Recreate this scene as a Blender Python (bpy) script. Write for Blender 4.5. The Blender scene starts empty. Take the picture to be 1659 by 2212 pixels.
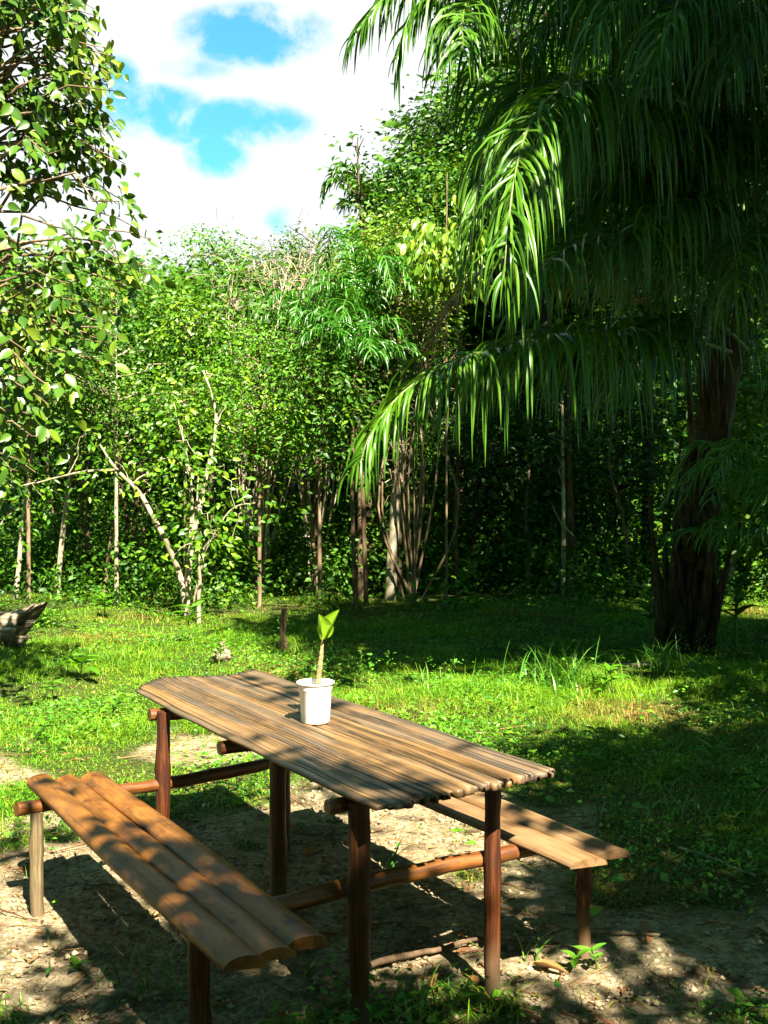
import bpy, math, random
import numpy as np

# ------------------------------------------------------------------ camera, sky, sun, exposure
SC = bpy.context.scene
COL = SC.collection
F, CX, CY, H = 2240.0, 829.5, 1106.0, 1.75
PITCH = math.atan((CY - 1055) / F)

cam_d = bpy.data.cameras.new("camera")
cam = bpy.data.objects.new("camera", cam_d)
COL.objects.link(cam)
cam.location = (0, 0, H)
cam.rotation_euler = (math.radians(90) - PITCH, 0, 0)
cam_d.sensor_fit = 'VERTICAL'
cam_d.sensor_height = 24.0
cam_d.lens = 24.0 * F / 2212.0
cam_d.clip_start = 0.05
cam_d.clip_end = 2000
SC.camera = cam

SUN_V = np.array([0.37, -0.80, 1.0])          # towards the sun
SUN_EL = math.atan2(SUN_V[2], math.hypot(SUN_V[0], SUN_V[1]))
SUN_AZ = math.atan2(SUN_V[0], SUN_V[1])

SC.view_settings.view_transform = 'Standard'
SC.view_settings.look = 'None'
SC.view_settings.exposure = 2.6
SC.view_settings.gamma = 1.0
SC.view_settings.use_curve_mapping = False
SC.render.engine = 'CYCLES'
SC.cycles.max_bounces = 5
SC.cycles.diffuse_bounces = 2
SC.cycles.glossy_bounces = 2
SC.cycles.transmission_bounces = 3
SC.cycles.use_denoising = True
SC.cycles.sample_clamp_indirect = 4.0

sun_d = bpy.data.lights.new("sun", 'SUN')
sun_d.energy = 5.0
sun_d.angle = math.radians(0.53)
sun_d.color = (1.0, 0.93, 0.78)
sun = bpy.data.objects.new("sun", sun_d)
COL.objects.link(sun)
sun.rotation_euler = (math.radians(90) - SUN_EL, 0, math.pi - SUN_AZ)
sun.location = (8, -18, 22)


class NT:
    """small helper to write node trees"""
    def __init__(s, tree):
        s.t = tree
        s.n = tree.nodes
        s.l = tree.links

    def node(s, kind, **kw):
        n = s.n.new(kind)
        for k, v in kw.items():
            if k.startswith('i_'):
                continue
            setattr(n, k, v)
        return n

    def put(s, sock, v):
        if isinstance(v, bpy.types.NodeSocket):
            s.l.new(v, sock)
        elif isinstance(v, (tuple, list)) and len(v) == 3 and sock.type == 'RGBA':
            sock.default_value = (*v, 1)
        else:
            sock.default_value = v

    def math(s, op, a, b=None, c=None, clamp=False):
        n = s.n.new('ShaderNodeMath')
        n.operation = op
        n.use_clamp = clamp
        s.put(n.inputs[0], a)
        if b is not None:
            s.put(n.inputs[1], b)
        if c is not None:
            s.put(n.inputs[2], c)
        return n.outputs[0]

    def noise(s, vec, scale, detail=3.0, rough=0.55, dist=0.0):
        n = s.n.new('ShaderNodeTexNoise')
        if vec is not None:
            s.l.new(vec, n.inputs['Vector'])
        n.inputs['Scale'].default_value = scale
        n.inputs['Detail'].default_value = detail
        n.inputs['Roughness'].default_value = rough
        n.inputs['Distortion'].default_value = dist
        return n.outputs['Fac']

    def mix(s, fac, a, b, blend='MIX'):
        n = s.n.new('ShaderNodeMix')
        n.data_type = 'RGBA'
        n.blend_type = blend
        s.put(n.inputs[0], fac)
        s.put(n.inputs[6], a)
        s.put(n.inputs[7], b)
        return n.outputs[2]

    def ramp(s, fac, stops):
        n = s.n.new('ShaderNodeValToRGB')
        e = n.color_ramp.elements
        while len(e) < len(stops):
            e.new(0.5)
        for q, (p, c) in zip(e, stops):
            q.position = p
            q.color = (*c, 1) if len(c) == 3 else c
        s.put(n.inputs[0], fac)
        return n.outputs[0]

    def rng(s, v, a, b, c=0.0, d=1.0, smooth=False):
        n = s.n.new('ShaderNodeMapRange')
        if smooth:
            n.interpolation_type = 'SMOOTHSTEP'
        s.put(n.inputs[0], v)
        n.inputs[1].default_value = a
        n.inputs[2].default_value = b
        n.inputs[3].default_value = c
        n.inputs[4].default_value = d
        return n.outputs[0]

    def mapping(s, vec, scale, loc=(0, 0, 0)):
        n = s.n.new('ShaderNodeMapping')
        s.l.new(vec, n.inputs[0])
        n.inputs['Scale'].default_value = scale
        n.inputs['Location'].default_value = loc
        return n.outputs[0]


# world: Nishita sky with broken white cloud laid out by direction
W = bpy.data.worlds.new("World")
SC.world = W
W.use_nodes = True
w = NT(W.node_tree)
w.n.clear()
sky = w.node('ShaderNodeTexSky')
sky.sky_type = 'NISHITA'
sky.sun_disc = False
sky.sun_elevation = SUN_EL
sky.sun_rotation = SUN_AZ
sky.air_density = 1.0
sky.dust_density = 0.3
sky.ozone_density = 2.0
blue = w.mix(1.0, sky.outputs[0], (0.40, 1.0, .95), 'MULTIPLY')
tc = w.node('ShaderNodeTexCoord')
sep = w.node('ShaderNodeSeparateXYZ')
w.l.new(tc.outputs['Generated'], sep.inputs[0])
yy = w.math('MAXIMUM', sep.outputs[1], 0.15)
gx = w.math('DIVIDE', sep.outputs[0], yy)
gz = w.math('DIVIDE', sep.outputs[2], yy)
cmb = w.node('ShaderNodeCombineXYZ')
w.l.new(gx, cmb.inputs[0])
w.l.new(gz, cmb.inputs[1])
n_big = w.noise(cmb.outputs[0], 16, 8, 0.62, 0.15)
n_off = w.math('MULTIPLY', w.math('SUBTRACT', n_big, 0.5), 4.4)
tot = None
for (ex, ey, rx, ry, amp) in ((545, 85, 175, 75, 1.0), (640, 60, 90, 40, .6), (262, 200, 60, 80, .7), (330, 250, 140, 66, 1.0), (500, 275, 185, 60, 1.0),
                              (475, 335, 80, 62, 1.0), (605, 478, 42, 36, .5), (1650, 140, 60, 60, 1.0), (440, 150, 130, 40, .35)):
    cx, cz, sx, sz = (ex - CX) / F, (1055 - ey) / F, rx / F, ry / F
    dx = w.math('DIVIDE', w.math('SUBTRACT', gx, cx), sx)
    dz = w.math('DIVIDE', w.math('SUBTRACT', gz, cz), sz)
    q = w.math('ADD', w.math('MULTIPLY', dx, dx), w.math('MULTIPLY', dz, dz))
    q = w.math('MULTIPLY', w.math('MAXIMUM', w.math('SUBTRACT', 1.25, q), 0.0), amp)
    tot = q if tot is None else w.math('MAXIMUM', tot, q)
bl = w.rng(w.math('ADD', tot, w.math('MULTIPLY', n_off, w.math('MINIMUM', tot, 0.8))), .02, 1.05, smooth=True)
# elsewhere in the sky (outside the view) an even scatter of cloud
n_all = w.noise(tc.outputs['Generated'], 3.2, 6, 0.6)
far_bl = w.rng(n_all, 0.20, 0.32, smooth=True)
front = w.rng(sep.outputs[1], 0.55, 0.75, smooth=True)
fb = w.math('ADD', w.math('MULTIPLY', bl, front), w.math('MULTIPLY', far_bl, w.math('SUBTRACT', 1.0, front)))
cl = w.mix(w.noise(cmb.outputs[0], 9, 5), (3.3, 3.6, 3.65), (3.9, 3.9, 3.9))
back_blue = w.mix(1.0, sky.outputs[0], (0.36, .75, .48), 'MULTIPLY')
skyc = w.mix(fb, cl, w.mix(front, back_blue, blue))
bg = w.node('ShaderNodeBackground')
w.l.new(skyc, bg.inputs[0])
bg.inputs[1].default_value = 0.05
wo = w.node('ShaderNodeOutputWorld')
w.l.new(bg.outputs[0], wo.inputs[0])


# ------------------------------------------------------------------ helpers
def ray(x, y):
    a, b = (x - CX) / F, -(y - CY) / F
    c, s = math.cos(PITCH), math.sin(PITCH)
    return np.array([a, c + b * s, -s + b * c])


def at(x, y, Y):
    """world point seen at photo position x, y (1659 x 2212 view) at distance Y"""
    r = ray(x, y)
    return np.array([0, 0, H]) + r * (Y / r[1])


def onz(x, y, z=0.0):
    r = ray(x, y)
    return np.array([0, 0, H]) + r * ((z - H) / r[2])


def norm(a):
    a = np.asarray(a, float)
    return a / np.maximum(np.linalg.norm(a, axis=-1, keepdims=True), 1e-9)


def vnoise(x, y, scale, seed=0):
    """2-D value noise, 0..1"""
    x = np.asarray(x, float) * scale
    y = np.asarray(y, float) * scale
    xi, yi = np.floor(x).astype(np.int64), np.floor(y).astype(np.int64)
    fx, fy = x - xi, y - yi
    fx, fy = fx * fx * (3 - 2 * fx), fy * fy * (3 - 2 * fy)

    def hsh(a, b):
        n = (a * 374761393 + b * 668265263 + seed * 982451653) & 0x7fffffff
        n = ((n ^ (n >> 13)) * 1274126177) & 0x7fffffff
        return ((n ^ (n >> 16)) & 0xffff) / 65535.0
    return ((hsh(xi, yi) * (1 - fx) + hsh(xi + 1, yi) * fx) * (1 - fy) + (hsh(xi, yi + 1) * (1 - fx) + hsh(xi + 1, yi + 1) * fx) * fy)


def fbm(x, y, scale, seed=0, o=3):
    t, a, s = 0, 0.5, 0
    for k in range(o):
        t = t + a * vnoise(x, y, scale * 2 ** k, seed + k * 17)
        s += a
        a *= 0.5
    return t / s


class MB:
    def __init__(s):
        s.v, s.q, s.t, s.n = [], [], [], 0
        s.qm, s.tm = [], []

    def add(s, V, Fc, m=0):
        V = np.asarray(V, np.float32).reshape(-1, 3)
        for fa in (Fc if isinstance(Fc, list) else [Fc]):
            fa = np.asarray(fa, np.int64)
            if fa.size == 0:
                continue
            if fa.shape[1] == 4:
                s.q.append(fa + s.n)
                s.qm.append(np.full(len(fa), m))
            else:
                s.t.append(fa + s.n)
                s.tm.append(np.full(len(fa), m))
        s.v.append(V)
        s.n += len(V)

    def build(s, name, mats, parent=None, smooth=False, loc=None):
        me = bpy.data.meshes.new(name)
        V = np.concatenate(s.v)
        if loc is not None:
            V = V - np.asarray(loc, np.float32)
        q = np.concatenate(s.q) if s.q else np.zeros((0, 4), np.int64)
        t = np.concatenate(s.t) if s.t else np.zeros((0, 3), np.int64)
        me.vertices.add(len(V))
        me.vertices.foreach_set('co', V.ravel().astype(np.float32))
        li = np.concatenate([q.ravel(), t.ravel()]).astype(np.int32)
        me.loops.add(len(li))
        me.loops.foreach_set('vertex_index', li)
        npoly = len(q) + len(t)
        me.polygons.add(npoly)
        st = np.concatenate([np.arange(len(q)) * 4, len(q) * 4 + np.arange(len(t)) * 3]).astype(np.int32)
        me.polygons.foreach_set('loop_start', st)
        mats = mats if isinstance(mats, (list, tuple)) else [mats]
        for m in mats:
            me.materials.append(m)
        if len(mats) > 1:
            mi = np.concatenate(s.qm + s.tm).astype(np.int32)
            me.polygons.foreach_set('material_index', mi)
        if smooth:
            me.polygons.foreach_set('use_smooth', np.ones(npoly, bool))
        me.update(calc_edges=True)
        me.validate()
        o = bpy.data.objects.new(name, me)
        COL.objects.link(o)
        if parent is not None:
            o.parent = parent
        if loc is not None and parent is None:
            o.location = tuple(float(c) for c in loc)
        return o


def tag(o, label=None, cat=None, group=None, kind=None):
    for k, v in (('label', label), ('category', cat), ('group', group), ('kind', kind)):
        if v:
            o[k] = v
    return o


def thing(name, label, cat, loc=(0, 0, 0), rz=0.0, group=None):
    o = bpy.data.objects.new(name, None)
    COL.objects.link(o)
    o.empty_display_size = 0.1
    o.location = tuple(float(c) for c in loc)
    o.rotation_euler = (0, 0, rz)
    return tag(o, label, cat, group)


def dup(root, loc, rz=0.0, sc=1.0, label=None):
    r = root.copy()
    COL.objects.link(r)
    r.location = tuple(float(c) for c in loc)
    r.rotation_euler = (0, 0, rz)
    r.scale = (sc, sc, sc)
    if label:
        r['label'] = label
    for ch in list(root.children):
        c = ch.copy()
        COL.objects.link(c)
        c.parent = r
        for g in list(ch.children):
            d = g.copy()
            COL.objects.link(d)
            d.parent = c
    return r


def smooth_path(pts, n):
    """Catmull-Rom through control points, n samples"""
    P = np.asarray(pts, float)
    P = np.vstack([2 * P[0] - P[1], P, 2 * P[-1] - P[-2]])
    m = len(P) - 3
    t = np.linspace(0, m, n)
    i = np.minimum(t.astype(int), m - 1)
    f = (t - i)[:, None]
    a, b, c, d = P[i], P[i + 1], P[i + 2], P[i + 3]
    return 0.5 * (2 * b + (c - a) * f + (2 * a - 5 * b + 4 * c - d) * f ** 2 + (3 * b - a - 3 * c + d) * f ** 3)


def tube(mb, pts, rad, sides=6, m=0, cap=True, rough=0.0, rng=None):
    P = np.asarray(pts, float)
    n = len(P)
    R = np.broadcast_to(np.asarray(rad, float), (n,)).copy()
    T = norm(np.gradient(P, axis=0))
    ref = np.array([0.0, 0, 1.0]) if abs(T[0][2]) < 0.9 else np.array([1.0, 0, 0])
    N = np.zeros_like(P)
    N[0] = norm(np.cross(T[0], ref))
    for i in range(1, n):
        v = N[i - 1] - T[i] * np.dot(N[i - 1], T[i])
        N[i] = norm(v)
    B = np.cross(T, N)
    a = np.linspace(0, 2 * math.pi, sides, endpoint=False)
    rr = R[:, None] * np.ones(sides)[None]
    if rough and rng is not None:
        rr = rr * (1 + rough * rng.normal(size=rr.shape))
    V = P[:, None] + rr[..., None] * (np.cos(a)[None, :, None] * N[:, None] + np.sin(a)[None, :, None] * B[:, None])
    V = V.reshape(-1, 3)
    i = np.arange(n - 1)[:, None] * sides
    j = np.arange(sides)[None]
    k = (j + 1) % sides
    Q = np.stack([i + j, i + k, i + sides + k, i + sides + j], -1).reshape(-1, 4)
    fs = [Q]
    if cap:
        b = (n - 1) * sides
        V = np.vstack([V, V[:sides], V[b:b + sides], P[0], P[-1]])
        e0, e1 = n * sides, (n + 1) * sides
        c0, c1 = (n + 2) * sides, (n + 2) * sides + 1
        j = np.arange(sides)
        k = (j + 1) % sides
        fs.append(np.stack([np.full(sides, c0), e0 + k, e0 + j], -1))
        fs.append(np.stack([np.full(sides, c1), e1 + j, e1 + k], -1))
    mb.add(V, fs, m)


# leaf templates: (along, across, lift), faces
T_DIA = (np.array([[0, 0, 0], [.45, .5, .10], [1, 0, -.06], [.45, -.5, .10]]), [np.array([[0, 1, 2], [0, 2, 3]])])
T_OVAL = (np.array([[0, 0, 0], [.22, .36, .05], [.22, 0, 0], [.22, -.36, .05], [.6, .42, .02], [.6, 0, -.04], [.6, -.42, .02], [1, 0, -.2]]),
          [np.array([[0, 2, 1], [0, 3, 2], [4, 5, 7], [5, 6, 7]]), np.array([[1, 2, 5, 4], [2, 3, 6, 5]])])
_r = [(0, 0, 0)]
for tt, ww in ((.1, .26), (.28, .47), (.5, .5), (.72, .36), (.88, .16)):
    _r += [(tt, ww, .08 - .28 * tt * tt), (tt, 0, -.28 * tt * tt), (tt, -ww, .08 - .28 * tt * tt)]
_r.append((1, 0, -.30))
_q, _t = [], [[0, 2, 1], [0, 3, 2], [13, 14, 16], [14, 15, 16]]
for k in range(4):
    b = 1 + 3 * k
    _q += [[b, b + 1, b + 4, b + 3], [b + 1, b + 2, b + 5, b + 4]]
T_BIG = (np.array(_r), [np.array(_q), np.array(_t)])


def leaves(mb, P, D, N, L, Wd, tpl, m=0):
    """scatter leaf shapes: base P, axis D, normal N, length L, width Wd"""
    P = np.asarray(P, float)
    n = len(P)
    D = norm(D)
    S = norm(np.cross(np.asarray(N, float), D))
    N = np.cross(D, S)
    L = np.broadcast_to(np.asarray(L, float), (n,))
    Wd = np.broadcast_to(np.asarray(Wd, float), (n,))
    A, Fs = tpl
    V = (P[:, None] + A[None, :, 0:1] * (L[:, None, None] * D[:, None]) + A[None, :, 1:2] * (Wd[:, None, None] * S[:, None]) + A[None, :, 2:3] * (L[:, None, None] * N[:, None]))
    off = np.arange(n)[:, None, None] * len(A)
    mb.add(V.reshape(-1, 3), [(f[None] + off).reshape(-1, f.shape[1]) for f in Fs], m)


def blades(mb, P, Hh, Wd, lean, rng, seg=3, m=0):
    """grass blades: strips that rise and bend over"""
    P = np.asarray(P, float)
    n = len(P)
    az = rng.uniform(0, 2 * math.pi, n)
    d = np.stack([np.cos(az), np.sin(az), np.zeros(n)], -1)
    s = np.stack([-np.sin(az), np.cos(az), np.zeros(n)], -1)
    lean = np.broadcast_to(lean, (n,))
    rows = []
    for k in range(seg + 1):
        t = k / seg
        c = P + d * (Hh * lean * (t ** 1.7))[:, None] + np.array([0, 0, 1.0]) * (Hh * (t - .45 * np.minimum(lean, 1.6) * t ** 2.4))[:, None]
        ww = (Wd * (1 - t ** 1.8) * (0.75 + .5 * t))[:, None] * .5
        if k < seg:
            rows += [c - s * ww, c + s * ww]
        else:
            rows += [c]
    V = np.stack(rows, 1)
    k = V.shape[1]
    off = np.arange(n)[:, None, None] * k
    q = np.array([[2 * i, 2 * i + 1, 2 * i + 3, 2 * i + 2] for i in range(seg - 1)])
    t = np.array([[2 * seg - 2, 2 * seg - 1, 2 * seg]])
    fs = [(t[None] + off).reshape(-1, 3)]
    if len(q):
        fs.append((q[None] + off).reshape(-1, 4))
    mb.add(V.reshape(-1, 3), fs, m)


# ------------------------------------------------------------------ materials
def new_mat(name):
    m = bpy.data.materials.new(name)
    m.use_nodes = True
    t = NT(m.node_tree)
    t.n.clear()
    out = t.node('ShaderNodeOutputMaterial')
    return m, t, out


def principled(t, col, rough=0.5, spec=0.5, bump=None, bstr=0.3, bdist=0.01):
    p = t.node('ShaderNodeBsdfPrincipled')
    t.put(p.inputs['Base Color'], col)
    t.put(p.inputs['Roughness'], rough)
    p.inputs['Specular IOR Level'].default_value = spec
    if bump is not None:
        b = t.node('ShaderNodeBump')
        b.inputs['Strength'].default_value = bstr
        b.inputs['Distance'].default_value = bdist
        t.l.new(bump, b.inputs['Height'])
        t.l.new(b.outputs[0], p.inputs['Normal'])
    return p.outputs[0]


def leaf_mat(name, cols, rough=0.42, spec=0.45, trans=0.28, patch=1.1, vein=0.0):
    """cols: dark -> light leaf colours, picked per leaf; a wide noise makes clumps of older and younger leaves"""
    m, t, out = new_mat(name)
    g = t.node('ShaderNodeNewGeometry')
    oi = t.node('ShaderNodeObjectInfo')
    tcn = t.node('ShaderNodeTexCoord')
    n = t.noise(tcn.outputs['Object'], patch, 3, 0.6)
    v = t.math('ADD', t.math('MULTIPLY', g.outputs['Random Per Island'], 0.62), t.math('MULTIPLY', t.rng(n, .32, .68), 0.38))
    k = len(cols) - 1
    c = t.ramp(v, [(i / k, cc) for i, cc in enumerate(cols)])
    s = principled(t, c, rough, spec)
    if trans > 0:
        tr = t.node('ShaderNodeBsdfTranslucent')
        c2 = t.mix(1.0, c, (1.25, 1.1, .35), 'MULTIPLY')
        t.l.new(c2, tr.inputs[0])
        mx = t.node('ShaderNodeMixShader')
        mx.inputs[0].default_value = trans
        t.l.new(s, mx.inputs[1])
        t.l.new(tr.outputs[0], mx.inputs[2])
        s = mx.outputs[0]
    t.l.new(s, out.inputs[0])
    return m


def bark_mat(name, c1, c2, c3, stretch=(14, 14, 2.5), rough=0.8, bstr=0.6):
    m, t, out = new_mat(name)
    tcn = t.node('ShaderNodeTexCoord')
    v = t.mapping(tcn.outputs['Object'], stretch)
    n1 = t.noise(v, 1.0, 6, 0.65)
    n2 = t.noise(tcn.outputs['Object'], 3.0, 3)
    c = t.ramp(n1, [(.3, c1), (.52, c2), (.72, c3)])
    c = t.mix(t.rng(n2, .5, .7), c, c1)
    t.l.new(principled(t, c, rough, .25, n1, bstr, .02), out.inputs[0])
    return m


def wood_mat(name, dark, mid, light, grey, rough, grain=(3, 60, 60), greyamt=.5, stain=.5, spec=.4, knots=False, cracks=0.0):
    """wood with the grain along local X"""
    m, t, out = new_mat(name)
    tcn = t.node('ShaderNodeTexCoord')
    g = t.node('ShaderNodeNewGeometry')
    v = t.mapping(tcn.outputs['Object'], grain)
    n1 = t.noise(v, 1.0, 7, 0.68, .25)
    v2 = t.mapping(tcn.outputs['Object'], (grain[0] * .45, grain[1] * .16, grain[2] * .16), (3, 1, 7))
    n2 = t.noise(v2, 1.0, 4, 0.6, .4)
    n3 = t.noise(tcn.outputs['Object'], 4.5, 4, 0.6)
    f = t.math('ADD', t.math('MULTIPLY', n1, .75), t.math('MULTIPLY', t.math('SUBTRACT', g.outputs['Random Per Island'], .5), .26))
    f = t.math('ADD', f, .12)
    c = t.ramp(f, [(.28, dark), (.47, mid), (.66, light)])
    c = t.mix(t.math('MULTIPLY', t.rng(n2, .42, .62), greyamt), c, grey)
    c = t.mix(t.math('MULTIPLY', t.rng(n3, .5, .68), stain), c, dark)
    if cracks:
        n5 = t.noise(t.mapping(tcn.outputs['Object'], (1.1, 130, 30), (5, 2, 1)), 1.0, 5, .6, .3)
        c = t.mix(t.math('MULTIPLY', t.rng(n5, .57, .64), cracks), c, (.008, .005, .003))
        n6 = t.noise(t.mapping(tcn.outputs['Object'], (3, 9, 9), (2, 8, 4)), 1.0, 5, .65)
        c = t.mix(t.math('MULTIPLY', t.rng(n6, .5, .66), .45), c, light)
    if knots:
        n4 = t.noise(t.mapping(tcn.outputs['Object'], (8, 16, 16), (1, 2, 3)), 1.0, 4, .6)
        c = t.mix(t.math('MULTIPLY', t.rng(n4, .60, .70), .85), c, (.012, .006, .003))
    r = t.rng(n2, .3, .7, rough - .08, rough + .12)
    t.l.new(principled(t, c, r, spec, n1, .35, .006), out.inputs[0])
    return m


M = {}
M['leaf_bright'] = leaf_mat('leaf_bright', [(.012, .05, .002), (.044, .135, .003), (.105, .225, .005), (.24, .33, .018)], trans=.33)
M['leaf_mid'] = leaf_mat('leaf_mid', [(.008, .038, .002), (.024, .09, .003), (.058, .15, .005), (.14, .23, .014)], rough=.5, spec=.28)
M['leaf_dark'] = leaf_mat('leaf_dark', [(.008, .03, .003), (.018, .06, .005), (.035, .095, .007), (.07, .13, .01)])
M['leaf_yellow'] = leaf_mat('leaf_yellow', [(.03, .10, .004), (.08, .18, .006), (.15, .26, .01), (.30, .37, .04)], trans=.35)
M['leaf_olive'] = leaf_mat('leaf_olive', [(.022, .04, .003), (.06, .09, .006), (.12, .15, .01), (.22, .22, .03)], rough=.5, spec=.3)
M['leaf_fresh'] = leaf_mat('leaf_fresh', [(.014, .07, .002), (.05, .17, .003), (.11, .27, .006), (.22, .36, .014)], rough=.45, spec=.35, trans=.35)
M['leaf_large'] = leaf_mat('leaf_large', [(.010, .038, .003), (.028, .08, .005), (.06, .135, .007), (.12, .19, .012), (.21, .22, .04)], rough=.36, spec=.5, trans=.22, patch=.8)
M['leaf_shade'] = leaf_mat('leaf_shade', [(.02, .06, .005), (.04, .1, .006), (.06, .12, .01)], trans=.12)
M['palm'] = leaf_mat('palm', [(.010, .038, .002), (.024, .08, .003), (.04, .12, .004), (.062, .155, .005), (.085, .175, .009)], rough=.36, spec=.36, trans=.2, patch=.5)
M['palm_bright'] = leaf_mat('palm_bright', [(.02, .09, .006), (.04, .16, .01), (.07, .22, .01)], rough=.35, spec=.5, trans=.3, patch=.5)
M['palm_dead'] = leaf_mat('palm_dead', [(.16, .09, .04), (.30, .19, .09), (.42, .29, .16)], rough=.7, spec=.2, trans=.15)
M['grass'] = leaf_mat('grass', [(.012, .07, .003), (.045, .16, .004), (.11, .25, .006), (.20, .32, .012), (.27, .31, .03)], rough=.5, spec=.3, trans=.3, patch=1.4)
M['dry_grass'] = leaf_mat('dry_grass', [(.06, .10, .006), (.16, .15, .02), (.25, .17, .04), (.32, .2, .05)], rough=.6, spec=.25, trans=.25, patch=1.6)
M['weed'] = leaf_mat('weed', [(.012, .08, .003), (.04, .16, .005), (.10, .26, .007), (.2, .34, .012)], rough=.45, trans=.3, patch=1.3)
M['tuft'] = leaf_mat('tuft', [(.02, .10, .005), (.06, .18, .01), (.15, .27, .03)], rough=.4, trans=.25)
M['litter'] = leaf_mat('litter', [(.05, .02, .008), (.14, .06, .02), (.24, .12, .045), (.36, .24, .12)], rough=.75, spec=.2, trans=.08)
M['crumb'] = leaf_mat('crumb', [(.12, .085, .045), (.26, .20, .12), (.4, .33, .22)], rough=.95, spec=.1, trans=0)
M['dry_leaf'] = leaf_mat('dry_leaf', [(.22, .10, .03), (.3, .16, .055)], rough=.65, spec=.25, trans=.12)
M['seedling'] = leaf_mat('seedling', [(.05, .16, .006), (.09, .23, .008)], rough=.36, spec=.5, trans=.35)
M['pot_leaf'] = leaf_mat('pot_leaf', [(.13, .25, .008), (.18, .31, .012)], rough=.4, spec=.45, trans=.35)
M['bark_pale'] = bark_mat('bark_pale', (.10, .075, .04), (.30, .25, .16), (.48, .43, .32))
M['bark_brown'] = bark_mat('bark_brown', (.035, .02, .01), (.09, .055, .028), (.17, .11, .06))
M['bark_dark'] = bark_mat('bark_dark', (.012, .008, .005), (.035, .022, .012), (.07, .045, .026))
M['bark_fibre'] = bark_mat('bark_fibre', (.010, .006, .003), (.045, .026, .012), (.12, .08, .04), stretch=(38, 38, 2.2), bstr=1.0)
M['bark_mid'] = bark_mat('bark_mid', (.06, .04, .02), (.16, .11, .06), (.28, .21, .13))
M['dead_twig'] = bark_mat('dead_twig', (.16, .12, .07), (.32, .26, .18), (.5, .44, .34))
M['log'] = bark_mat('log', (.045, .032, .02), (.22, .165, .11), (.50, .43, .34), stretch=(3, 22, 22), bstr=1.0)
M['stem'] = bark_mat('stem', (.10, .08, .025), (.25, .2, .08), (.42, .36, .18), stretch=(60, 60, 90))
M['table'] = wood_mat('table', (.014, .009, .004), (.085, .048, .018), (.23, .125, .042), (.095, .08, .06), .44, (1.6, 90, 60), .6, .4, .45, cracks=.8)
M['bench'] = wood_mat('bench', (.024, .009, .002), (.125, .044, .006), (.26, .10, .013), (.12, .06, .02), .46, (6, 26, 26), .45, .8, .3, knots=True, cracks=.55)
M['bench_pale'] = wood_mat('bench_pale', (.07, .032, .012), (.16, .088, .036), (.23, .14, .065), (.16, .105, .055), .55, (3.5, 34, 34), .4, .45, .25, cracks=.45)
M['post'] = wood_mat('post', (.045, .010, .003), (.15, .042, .008), (.30, .11, .02), (.12, .04, .012), .34, (3.0, 70, 70), .4, .4, .5)


def post_vertical(name='post_wood', c1=(.014, .003, .001), c2=(.042, .010, .002), c3=(.12, .036, .006)):
    m, t, out = new_mat(name)
    tcn = t.node('ShaderNodeTexCoord')
    v = t.mapping(tcn.outputs['Object'], (70, 70, 3.2))
    n1 = t.noise(v, 1.0, 6, .65, .2)
    n3 = t.noise(tcn.outputs['Object'], 5, 3)
    c = t.ramp(n1, [(.3, c1), (.5, c2), (.72, c3)])
    c = t.mix(t.math('MULTIPLY', t.rng(n3, .5, .66), .6), c, (.014, .004, .0015))
    sp = t.node('ShaderNodeSeparateXYZ')
    t.l.new(tcn.outputs['Object'], sp.inputs[0])
    # dried soil splashed on the foot of the post
    so = t.math('MULTIPLY', t.rng(t.math('ADD', sp.outputs[2], t.math('MULTIPLY', n3, .25)), .32, .12), .75)
    c = t.mix(so, c, (.12, .085, .045))
    t.l.new(principled(t, c, t.rng(n3, .3, .7, .38, .7), .35, n1, .4, .006), out.inputs[0])
    return m


M['post_v'] = post_vertical()
M['post_grey'] = post_vertical('post_grey', (.03, .02, .009), (.09, .065, .03), (.2, .15, .08))


def simple(name, col, rough=.5, spec=.5, var=0.0, scale=8):
    m, t, out = new_mat(name)
    tcn = t.node('ShaderNodeTexCoord')
    n = t.noise(tcn.outputs['Object'], scale, 4)
    c = t.mix(t.math('MULTIPLY', n, var), col, tuple(x * .45 for x in col))
    t.l.new(principled(t, c, rough, spec, n, .1, .004), out.inputs[0])
    return m


def pot_plastic():
    m, t, out = new_mat('white_plastic')
    tcn = t.node('ShaderNodeTexCoord')
    sp = t.node('ShaderNodeSeparateXYZ')
    t.l.new(tcn.outputs['Object'], sp.inputs[0])
    n = t.noise(tcn.outputs['Object'], 38, 6, .7)
    dirt = t.math('MULTIPLY', t.rng(t.math('SUBTRACT', n, t.math('MULTIPLY', sp.outputs[2], 2.2)), .38, .62), .55)
    c = t.mix(dirt, (.80, .79, .74), (.32, .24, .15))
    t.l.new(principled(t, c, .4, .4, n, .05, .002), out.inputs[0])
    return m


M['plastic'] = pot_plastic()
M['soil'] = simple('potting_soil', (.05, .03, .018), .9, .2, .5, 60)


# ------------------------------------------------------------------ ground
def sandy(x, y):
    """0 grassed .. 1 bare sand"""
    n = fbm(x, y, .55, 3, 4)
    n2 = fbm(x, y, 2.2, 8, 3)
    # bare, trodden ground round the table, reaching towards the viewer
    edge = 5.95 + .1 * x + (n - .5) * 2.6 + (n2 - .5) * 1.4
    s = np.clip((edge - y) / .9 + .5, 0, 1)
    right = np.clip((x - .50 - .09 * y + (n2 - .5) * 1.5) / .6, 0, 1) * np.clip((y - 4.05 + (n - .5)) / .7, 0, 1)
    s = s * (1 - .97 * right) * (1 - .75 * np.clip((fbm(x, y, 1.5, 91, 3) - .61) / .06, 0, 1))
    worn = np.clip((fbm(x, y, .8, 21, 3) - .6) / .12, 0, 1) * .65
    s = np.maximum(s, worn * (y > 5.5) * (y < 10))
    # a worn sandy strip near the foot of the big palm
    s = np.maximum(s, np.exp(-(((x - 2.4) / .6) ** 2 + ((y - 10.55) / .16) ** 2)) * .95)
    return s


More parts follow.
